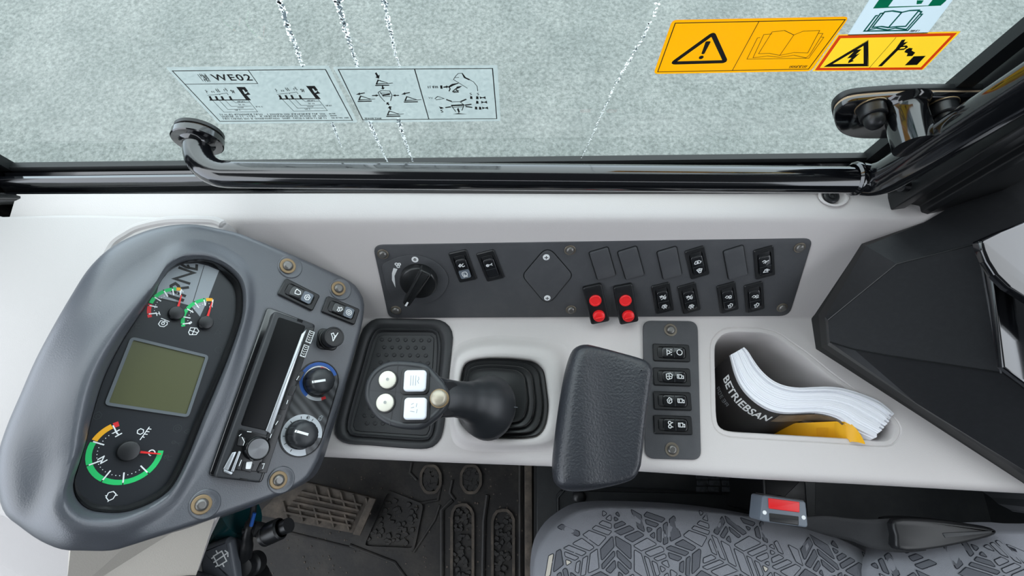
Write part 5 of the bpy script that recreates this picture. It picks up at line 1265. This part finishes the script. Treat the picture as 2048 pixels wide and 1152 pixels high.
# ================================================================== FLOOR MAT, PEDAL, SEAT BASE
FZ = -0.495
FLR = HOR(FZ)
mat_o = thing('floor_mat', 'dirty black rubber floor mat with raised oval treads below the console', 'floor mat', FLR)
m = MB(); m.prism(ccw(FLR.L([(380, 880), (1046, 880), (1046, 1330), (330, 1330)])), -.004, 0.0, bev=.002); m.obj('mat_sheet', 'floor_rubber', mat_o)
def pad(px, r, z0, z1, nm='tread', mt_='floor_rubber', border=.006):
    o = rpoly(FLR.L(px), r, 5); m = MB()
    m.prism(o, 0, z1 + .003, bev=.003); p = m.obj(nm, mt_, mat_o)
    mm = MB(); i_ = inset(o, border); mm.prism(i_, z1, z1 + .0046, bev=.0015)
    rd = random.Random(int(px[0][0])); xs = [q[0] for q in i_]; ys = [q[1] for q in i_]
    return p, i_
def crumbs(i_, n, z, parent, seed):
    rd = random.Random(seed); mm = MB(); xs = [q[0] for q in i_]; ys = [q[1] for q in i_]
    for k in range(n):
        x, y = rd.uniform(min(xs), max(xs)), rd.uniform(min(ys), max(ys)); ins = False
        for i in range(len(i_)):
            u, v = i_[i - 1], i_[i]
            if (u[1] > y) != (v[1] > y) and x < (v[0] - u[0]) * (y - u[1]) / (v[1] - u[1]) + u[0]: ins = not ins
        if not ins: continue
        a = rd.uniform(0, PI); c = [(x + .007 * math.cos(a + t) * rd.uniform(.5, 1), y + .007 * math.sin(a + t) * rd.uniform(.3, 1)) for t in (0, .9, 2.2, 3.1, 4.2, 5.3)]
        mm.prism(c, z - .002, z + rd.uniform(.0008, .0022), bev=.0006, seg=1)
    mm.obj('tread_relief', 'floor_rubber', parent, kind='stuff')
def oval(cx, y0, y1, hw, seed):
    px = [(cx - hw, y0 + hw * .8), (cx - hw * .55, y0), (cx + hw * .55, y0), (cx + hw, y0 + hw * .8), (cx + hw, y1 - hw * .8), (cx + hw * .5, y1), (cx - hw * .5, y1), (cx - hw, y1 - hw * .8)]
    o = ccw(resample(rpoly(FLR.L(px), .014, 4), 40)); m = MB()
    m.ringprism(o, inset(o, .0055), 0, .005); p = m.obj('tread', 'floor_dirty', mat_o)
    crumbs(inset(o, .007), 90, .002, p, seed)
oval(862, 929, 988, 22, 1); oval(942, 929, 988, 22, 2); oval(925, 1006, 1260, 24, 3); oval(1006, 1017, 1260, 24, 4)
o = rpoly(FLR.L([(774, 978), (848, 1008), (829, 1101), (722, 1096)]), .012, 5)
m = MB(); m.ringprism(o, inset(o, .005), 0, .005); p = m.obj('heel_plate', 'floor_rubber', mat_o); crumbs(inset(o, .008), 60, .0012, p, 8)
for pts, wd in (([(832, 1008), (876, 1000), (884, 960)], .006), ([(884, 1152), (884, 1020), (905, 1000)], .009), ([(966, 1152), (968, 1040), (975, 990)], .009), ([(834, 960), (820, 945), (824, 925)], .006), ([(828, 1104), (870, 1040), (880, 1010)], .005), ([(905, 960), (900, 985), (910, 1000)], .006), ([(700, 1090), (790, 1125), (830, 1180)], .006), ([(560, 1060), (640, 1080), (720, 1100)], .005), ([(1040, 925), (1040, 1200)], .006)):
    m = MB(); m.tube([FLR.l(q) + (0,) for q in pts], wd * .55, 8); m.obj('rib', 'floor_rubber', mat_o)
rd = random.Random(5); m = MB()
for k in range(260):
    x, y = FLR.l((rd.uniform(520, 1045), rd.uniform(930, 1150))); s_ = rd.uniform(.0008, .0022); a = rd.uniform(0, 6)
    m.prism([(x + s_ * math.cos(a + t) * rd.uniform(.6, 1.2), y + s_ * math.sin(a + t)) for t in (0, 1.2, 2.4, 3.6, 5)], 0, s_ * .8)
g_ = m.obj('grit', 'floor_dirty', mat_o, kind='stuff')
# pedal
PZ = -0.44
pf = mk(W(640, 1020, PZ), (1, 0, -.12), (0, 1, .10))
ped = thing('accelerator_pedal', 'dusty ribbed metal accelerator pedal on the dark cab floor', 'pedal', pf)
pq = [(586, 958), (753, 997), (721, 1070), (512, 1030)]
m = MB(); po_ = rpoly(pf.L(pq), .005, 3); m.prism(po_, -.012, 0, bev=.002); m.obj('plate', 'floor_dirty', ped)
A_, B_, C_, D_ = [Vector(pf.l(p)) for p in pq]
m = MB(); q = [B_, C_, C_.lerp(D_, .07), B_.lerp(A_, .08)]; m.prism(ccw([tuple(v) for v in q]), 0, .006, bev=.001); m.obj('end_bar', 'floor_dirty', ped)
for k in range(5):
    t = .24 + k * .14; a, b = B_.lerp(C_, t), A_.lerp(D_, t); d = (b - a); e = Vector((-d.y, d.x)).normalized() * .0022
    p0, p1 = a + d * .12, a + d * .80; m = MB(); m.prism(ccw([tuple(v) for v in (p0 + e, p1 + e, p1 - e, p0 - e)]), 0, .0055, bev=.001); m.obj('rib', 'floor_dirty', ped)
for k in range(5):
    for t, dr in ((.03, 1), (.93, -1)):
        a = B_.lerp(A_, .12 + k * .15).lerp(C_.lerp(D_, .12 + k * .15), t); d = (B_ - A_).normalized() * .022 * dr + (C_ - B_).normalized() * .028 * dr; e = Vector((-d.y, d.x)).normalized() * .0018
        m = MB(); m.prism(ccw([tuple(v) for v in (a + e, a + d + e, a + d - e, a - e)]), 0, .005, bev=.001); m.obj('slant_rib', 'floor_dirty', ped)
m = MB(); m.tube([pf.I @ W(600, 1000, PZ - .01), pf.I @ W(560, 990, FZ)], .012, 10); m.obj('pedal_arm', 'floor_rubber', ped)
# floor edge rail, floor plate by the seat
er = MB(); er.prism(ccw(FLR.L([(1049, 900), (1064, 900), (1066, 1330), (1050, 1330)])), -.004, .016, bev=.003); er_o = er.obj('floor_rail', 'floor_dirty'); er_o.matrix_world = FLR.M; tag(er_o, 'narrow brown dirty rail beside the floor mat', 'rail')
SB = HOR(-0.34)
sbt = thing('seat_plinth', 'black metal seat plinth with round hole and stepped edge below the console', 'plinth', SB)
m = MB(); m.prism(ccw(SB.L([(1074, 900), (1640, 900), (1640, 1330), (1074, 1330)])), -.15, -.012, bev=.002); m.obj('base_plate', 'seat_base', sbt)
m = MB(); o = rpoly(SB.L([(1120, 982), (1508, 990), (1514, 1036), (1600, 1140), (1112, 1140), (1112, 992)]), .006, 3); hc = SB.l((1477, 1003)); 
hol = circ(.0125, 20, *hc)
vv = [Vector((x, y, 0)) for x, y in ccw(o)]; hh = [Vector((x, y, 0)) for x, y in ccw(hol)[::-1]]; ap = vv + hh
m.v = [tuple(p) for p in ap]
for t in tessellate_polygon([vv, hh]): m.face(t if (ap[t[1]] - ap[t[0]]).cross(ap[t[2]] - ap[t[0]]).z > 0 else t[::-1])
n1 = len(vv); b_r = m.ring([(p.x, p.y, -.012) for p in vv]); m.bridge(b_r, list(range(n1))); b2 = m.ring([(p.x, p.y, -.012) for p in hh]); m.bridge(list(range(n1, n1 + 20)), b2); m.open = True
m.obj('channel', 'seat_base', sbt, smooth=20)
m = MB(); m.prism(circ(.0122, 20, *hc), -.0125, -.0110); m.obj('hole_floor', 'seal_rubber', sbt, smooth=0)
m = MB(); m.prism(ccw(SB.L([(1120, 930), (1500, 945), (1506, 985), (1400, 983), (1250, 976), (1120, 970)], .012)), -.01, .012, bev=.003); m.obj('step', 'seat_base', sbt)
m = MB()
rd = random.Random(11)
for i in range(4):
    for j in range(3):
        x0, y0 = 1392 + i * 25 + rd.uniform(-2, 2), 948 + j * 12.5; q = [(x0, y0), (x0 + 23, y0 + .6), (x0 + 24.5, y0 + 11.2), (x0 + .8, y0 + 10.6)]
        m = MB(); m.prism(rpoly(SB.L(q, .013), .002, 2), .011, .0135 + rd.uniform(0, .0008), bev=.0008); m.obj('worn_tile', 'worn_pad', sbt)
bo_ = SB.l((1158, 994), 0.0); m = MB(); m.lathe([(.0125, -.002), (.0125, .002), (.0105, .006), (.006, .009), (.001, .0095)], 20, Matrix.Translation((bo_[0], bo_[1], 0))); m.obj('bolt', 'plastic_black', sbt)
m = MB(); m.tube([SB.l((1117, 1130)) + (.001,), SB.l((1116, 996)) + (.001,), SB.l((1128, 981)) + (.001,)], .0016, 8); m.obj('edge_fold', 'seat_base', sbt)
bb = HOR(-0.20); m = MB(); m.prism(rpoly(bb.L([(1526, 948), (1612, 950), (1618, 1040), (1530, 1032)]), .004, 3), -.25, 0, bev=.004); ob = m.obj('belt_anchor', 'plastic_black'); ob.matrix_world = bb.M
tag(ob, 'black anchor block behind the red seat belt buckle', 'anchor')

# ================================================================== SEAT
def cushion(nm, label, px, z0, hgt, roll, seed, tiltx=0.0):
    f = HOR(z0); o = ccw(resample(spline(f.L(px), 4), 120)); P = [Vector(p) for p in o]
    cx = sum(p.x for p in P) / 120; cy = sum(p.y for p in P) / 120
    def dist(x, y):
        q = Vector((x, y)); best = 9
        for i in range(120):
            u, v = P[i - 1], P[i]; e = v - u; t = max(0, min(1, (q - u).dot(e) / e.dot(e))); best = min(best, (q - u - e * t).length)
        return best
    def inside(x, y):
        c = False
        for i in range(120):
            u, v = P[i - 1], P[i]
            if (u.y > y) != (v.y > y) and x < (v.x - u.x) * (y - u.y) / (v.y - u.y) + u.x: c = not c
        return c
    hz = lambda x, y: (hgt * (1 - math.exp(-dist(x, y) / roll)) if inside(x, y) else -dist(x, y) * 1.5) + tiltx * (x - cx)
    t = thing(nm, label, 'seat' if nm == 'seat_cushion' else 'cushion', f)
    m = MB(); prev = None
    for k, tt in enumerate((1.0, .997, .985, .96, .93, .89, .84, .76, .66, .5, .3, .1)):
        q = [((p.x - cx) * tt + cx, (p.y - cy) * tt + cy) for p in P]
        zz = [max(0, hgt * (1 - math.exp(-dist(x, y) / roll))) + tiltx * (x - cx) for x, y in q] if k else [-.02 + tiltx * (x - cx) for x, y in q]
        if k == 0: r0 = m.ring([(x, y, -.10) for x, y in q]); m.face(r0[::-1]); prev = r0
        r = m.ring([(x, y, z) for (x, y), z in zip(q, zz)]); m.bridge(prev, r); prev = r
    m.face(prev); m.obj('upholstery', 'seat_fabric', t, smooth=60)
    # woven leaf pattern: raised cells with dark outlines
    rd = random.Random(seed); A, B, H_, Lt = MB(), MB(), MB(), MB()
    xs = [p.x for p in P]; ys = [p.y for p in P]
    vis = lambda x, y: True
    def inside(x, y):
        c = False
        for i in range(120):
            u, v = P[i - 1], P[i]
            if (u.y > y) != (v.y > y) and x < (v.x - u.x) * (y - u.y) / (v.y - u.y) + u.x: c = not c
        return c
    ymin = f.l((1500, 1420))[1]
    def clip(poly, nx, ny, c):
        out = []
        for i in range(len(poly)):
            a, b = poly[i - 1], poly[i]; da, db = a[0] * nx + a[1] * ny - c, b[0] * nx + b[1] * ny - c
            if (da < 0) != (db < 0): t = da / (da - db); out.append((a[0] + (b[0] - a[0]) * t, a[1] + (b[1] - a[1]) * t))
            if db >= 0: out.append(b)
        return out
    R = .0262; jit = lambda x, y: (x + .0032 * math.sin(x * 911 + y * 577), y + .0032 * math.sin(x * 373 - y * 811)); row = 0
    y = min(ys) - R
    while y < max(ys) + R:
        x = min(xs) - R + (R * .866 if row % 2 else 0); col_ = 0
        while x < max(xs) + R:
            if y > ymin - R:
                dk = rd.random() < .5
                hexa = [jit(round(x + R * math.cos(PI / 6 + k * PI / 3), 5), round(y + R * math.sin(PI / 6 + k * PI / 3), 5)) for k in range(6)]
                ang = PI / 6 + PI / 3 * rd.randrange(6); ca, sa = math.cos(ang), math.sin(ang)
                loc = [((px - x) * ca + (py - y) * sa, -(px - x) * sa + (py - y) * ca) for px, py in hexa]
                loc = inset(ccw(loc), .0016)
                th = math.radians(48); nx, ny = math.sin(th), -math.cos(th)
                for side in (1, -1):
                    half = clip(loc, 0, side, .0011); cuts = [-9, -.0125 + rd.uniform(-.001, .001), -.001 + rd.uniform(-.001, .001), .0105 + rd.uniform(-.001, .001), 9]
                    for k in range(4):
                        c = clip(clip(half, nx, ny * side, cuts[k] * nx + .0010), -nx, -ny * side, -cuts[k + 1] * nx + .0010) if len(half) > 2 else []
                        if len(c) < 3 or rd.random() < .04: continue
                        w_ = [(x + u * ca - v * sa, y + u * sa + v * ca) for u, v in c]
                        w_ = ccw(w_); ar = sum(w_[i - 1][0] * w_[i][1] - w_[i][0] * w_[i - 1][1] for i in range(len(w_))) / 2
                        if ar < 3.0e-5 or not inside(sum(q[0] for q in w_) / len(w_), sum(q[1] for q in w_) / len(w_)) or any(not inside(*q) and dist(*q) > .002 for q in w_): continue
                        w_ = rpoly(w_, .0022, 3); 
                        r = A.ring([(p[0], p[1], hz(*p) + .0006) for p in w_]); A.face(r)
                        i_ = inset(w_, .0009); tgt = H_ if rd.random() < .03 else (B if dk else Lt); r = tgt.ring([(p[0], p[1], hz(*p) + .0009) for p in i_]); tgt.face(r)
            x += R * 1.732
        y += R * 1.5; row += 1
    for mb, mt_ in ((A, 'seat_cell_line'), (B, 'seat_cell'), (H_, 'seat_cell_light'), (Lt, 'seat_fabric')):
        mb.open = True; mb.obj('leaf_pattern', mt_, t, smooth=0, kind='stuff')
    return t
mat('seat_cell_light', (196, 190, 178), 0.9, bump=0.5, bscale=1600, spec=0.15)
cushion('seat_cushion', 'grey leaf-patterned fabric seat cushion at the lower edge beside the floor mat', [(1066, 1200), (1066, 1150), (1074, 1105), (1092, 1072), (1116, 1048), (1157, 1023), (1200, 1016), (1250, 1015), (1320, 1017), (1400, 1022), (1500, 1034), (1590, 1052), (1650, 1066), (1720, 1096), (1790, 1140), (1830, 1200), (1840, 1400), (1500, 1480), (1150, 1440), (1075, 1320)], -0.150, .035, .030, 3)
cushion('seat_back_cushion', 'grey leaf-patterned fabric backrest bolster in the lower right corner', [(1742, 1175), (1750, 1140), (1775, 1117), (1820, 1097), (1880, 1080), (1950, 1068), (2048, 1066), (2150, 1068), (2300, 1100), (2300, 1400), (2000, 1420), (1790, 1380), (1745, 1260)], -0.105, .045, .035, 8, 0.10)

# ================================================================== SEAT BELT
BF = HOR(-0.045).at((1570, 1022), 0.0, up=(1575, 990))
bu = thing('seat_belt_buckle', 'dark grey seat belt buckle with red release button above the seat edge', 'buckle', BF)
m = MB(); bo = rpoly(BF.L([(1525, 990), (1612, 1003), (1617, 1056), (1520, 1042)]), .004, 4); m.prism(bo, -.030, 0, bev=.002, bottom=True); m.obj('housing', 'buckle_grey', bu)
m = MB(); m.prism(rpoly(BF.L([(1529, 988), (1610, 1000), (1611, 1008), (1526, 996)]), .002, 3), -.024, -.002, bev=.001); m.obj('back_plate', 'plastic_black', bu)
m = MB(); m.prism(rpoly(BF.L([(1537, 996), (1599, 1004), (1599, 1025), (1538, 1017)], .001), .001, 3), -.004, .0016, bev=.0008); m.obj('release_button', 'buckle_red', bu, label='red release button')
m = MB(); m.prism(rpoly(BF.L([(1538, 1026), (1597, 1033), (1597, 1051), (1539, 1043)]), .001, 3), -.002, .0003); m.obj('slot', 'seal_rubber', bu, smooth=0)
m = MB(); m.prism(rpoly(BF.L([(1540, 1033), (1596, 1040), (1596, 1050), (1540, 1042)]), .001, 3), 0, .0008, bev=.0005); m.obj('slot_flap', 'plastic_black', bu)
for p in ((1529, 1025), (1607, 1035)):
    x, y = BF.l(p); m = MB(); m.lathe([(.0024, 0), (.0024, .0006), (.0018, .0009), (.0009, .0009), (.0008, .0003)], 16, Matrix.Translation((x, y, 0))); m.obj('rivet', 'print_white', bu)
m = MB(); m.tube([BF.I @ W(1568, 1022, -.07), BF.I @ W(1560, 1010, -.19)], .014, 12); m.obj('stalk', 'plastic_black', bu)
belt = thing('seat_belt', 'black twisted seat belt strap running right from the buckle', 'belt', Matrix())
bt_ = MB(); top = [W(1600, 1034, -.090), W(1650, 1031, -.092), W(1700, 1036, -.095), W(1740, 1038, -.092), W(1800, 1036, -.088), W(1850, 1040, -.088)]
bot = [W(1600, 1052, -.095), W(1650, 1068, -.115), W(1700, 1080, -.115), W(1745, 1097, -.10), W(1800, 1104, -.093), W(1850, 1100, -.093)]
rows = []
for j in range(7):
    s = j / 6; rows.append(bt_.ring([Vector(a).lerp(Vector(b), s) + Vector((0, 0, .004 * math.sin(PI * s) * math.sin(i * .35))) for i, (a, b) in enumerate(zip(spline([tuple(q) for q in top], 5, False), spline([tuple(q) for q in bot], 5, False)))]))
for a, b in zip(rows, rows[1:]): bt_.bridge(a, b, False)
bt_.open = True; bo2 = bt_.obj('webbing', 'webbing', belt, smooth=60)
sm = bo2.modifiers.new('thickness', 'SOLIDIFY'); sm.thickness = .0015
m = MB(); hsg = HOR(-.078); m.prism(spline(ccw(hsg.L([(1790, 1040), (1850, 1038), (1920, 1045), (1985, 1056), (1992, 1070), (1940, 1085), (1860, 1100), (1800, 1100), (1792, 1070)])), 3), -.03, 0, bev=.004); h_ = m.obj('guide_cover', 'plastic_black', belt, M=hsg.M)
m = MB(); m.prism(rpoly(hsg.L([(1884, 1066), (1984, 1061), (1982, 1066), (1890, 1076)]), .001, 2), -.001, .0008, bev=.0004); m.obj('guide_slot', 'plastic_dark', h_)

# ================================================================== STEERING COLUMN LEVERS
ZS_ = -0.03
wl = thing('wiper_lever', 'dark grey wiper stalk with white washer symbol at the bottom left', 'lever', Matrix())
wf = mk(W(432, 1120, ZS_), (1, .20, 0), (0, 1, .15))
wb = rpoly(wf.L([(396, 1101), (412, 1092), (452, 1077), (461, 1084), (476, 1170), (404, 1180)]), [.003] * 6, 4)
m = MB(); m.prism(wb, -.035, 0, bev=.005); m.obj('paddle', 'lever_grey', wl, M=wf.M)
m = MB(); x, y = wf.l((442, 1116)); icon(m, 'wiper', x, y, .0105, .0002, .0014, .35); m.obj('symbol', 'print_white', wl, M=wf.M, smooth=0)
cl = thing('column_lever', 'black thin lever with round socket head beside the pedal', 'lever', Matrix())
m = MB(); m.tube(spline([tuple(W(491, 1170, -.06)), tuple(W(491, 1120, -.05)), tuple(W(494, 1090, -.04)), tuple(W(497, 1062, -.03)), tuple(W(505, 1030, -.025)), tuple(W(508, 1005, -.02))], 4, False), [.006] * 5 + [.0072] * 4 + [.006] * 6 + [.0035] * 6, 12); m.obj('rod', 'plastic_black', cl)
m = MB(); m.tube(spline([tuple(W(484, 1063, -.025)), tuple(W(510, 1058, -.03)), tuple(W(535, 1063, -.035)), tuple(W(560, 1057, -.03)), tuple(W(578, 1050, -.025))], 4, False), [.003] * 4 + [.0085] * 4 + [.007] * 5 + [.0085] * 4, 14); m.obj('arm', 'plastic_black', cl)
m = MB(); hm = mk(W(575, 1052, -.025), (0.3, 1, 0), (0, 0, 1)); 
T = mk(W(563, 1056, -.028), (.35, -.94, .1), (-.3, 0, 1)).M
m.lathe([(.0105, 0), (.0125, .002), (.0128, .016), (.0118, .019), (.0118, .0205), (.0128, .021), (.0126, .025), (.0105, .0255), (.0095, .020)], 24, T); m.obj('socket_head', 'plastic_black', cl)
m = MB(); T = Matrix.Translation(W(495, 1132, -.055)); m.lathe([(.014, -.02), (.014, -.004), (.0115, -.002), (.0105, 0), (.0105, .008), (.0098, .010), (.0065, .010)], 28, T); m.obj('collar', 'plastic_black', cl)
m = MB(); m.tube([W(502, 1052, -.022), W(509, 1026, -.019)], .0022, 8); m.obj('blue_clip', 'dial_blue', cl, label='small blue clip')
gm = MB(); pth = spline([tuple(W(430, 1095, -.08)), tuple(W(450, 1058, -.07)), tuple(W(466, 1038, -.06)), tuple(W(484, 1024, -.055))], 4, False)
gm.tube(pth, [.020] * 3 + [.030] * 10, 24); go = gm.obj('column_cover', 'teal_gloss', smooth=60); tag(go, 'shiny dark teal steering column cover under the grey pod', 'cover')
cs = MB(); cs.tube([W(500, 1152, -.085), W(500, 1200, -.11)], [.022, .034], 20); cso = cs.obj('column_switch_hub', 'plastic_black', smooth=60); tag(cso, 'black switch hub at the foot of the thin column lever', 'hub')
sw = MB(); c_ = W(340, 1330, -.02); R_ = (W(340, 1172, -.02) - c_).length
sw.tube([c_ + Vector((R_ * math.cos(a), R_ * math.sin(a), 0)) for a in [math.radians(35 + 110 * i / 30) for i in range(31)]], .014, 14); swo = sw.obj('steering_wheel', 'leather_black', smooth=60); tag(swo, 'black steering wheel rim just showing at the bottom edge', 'steering wheel')
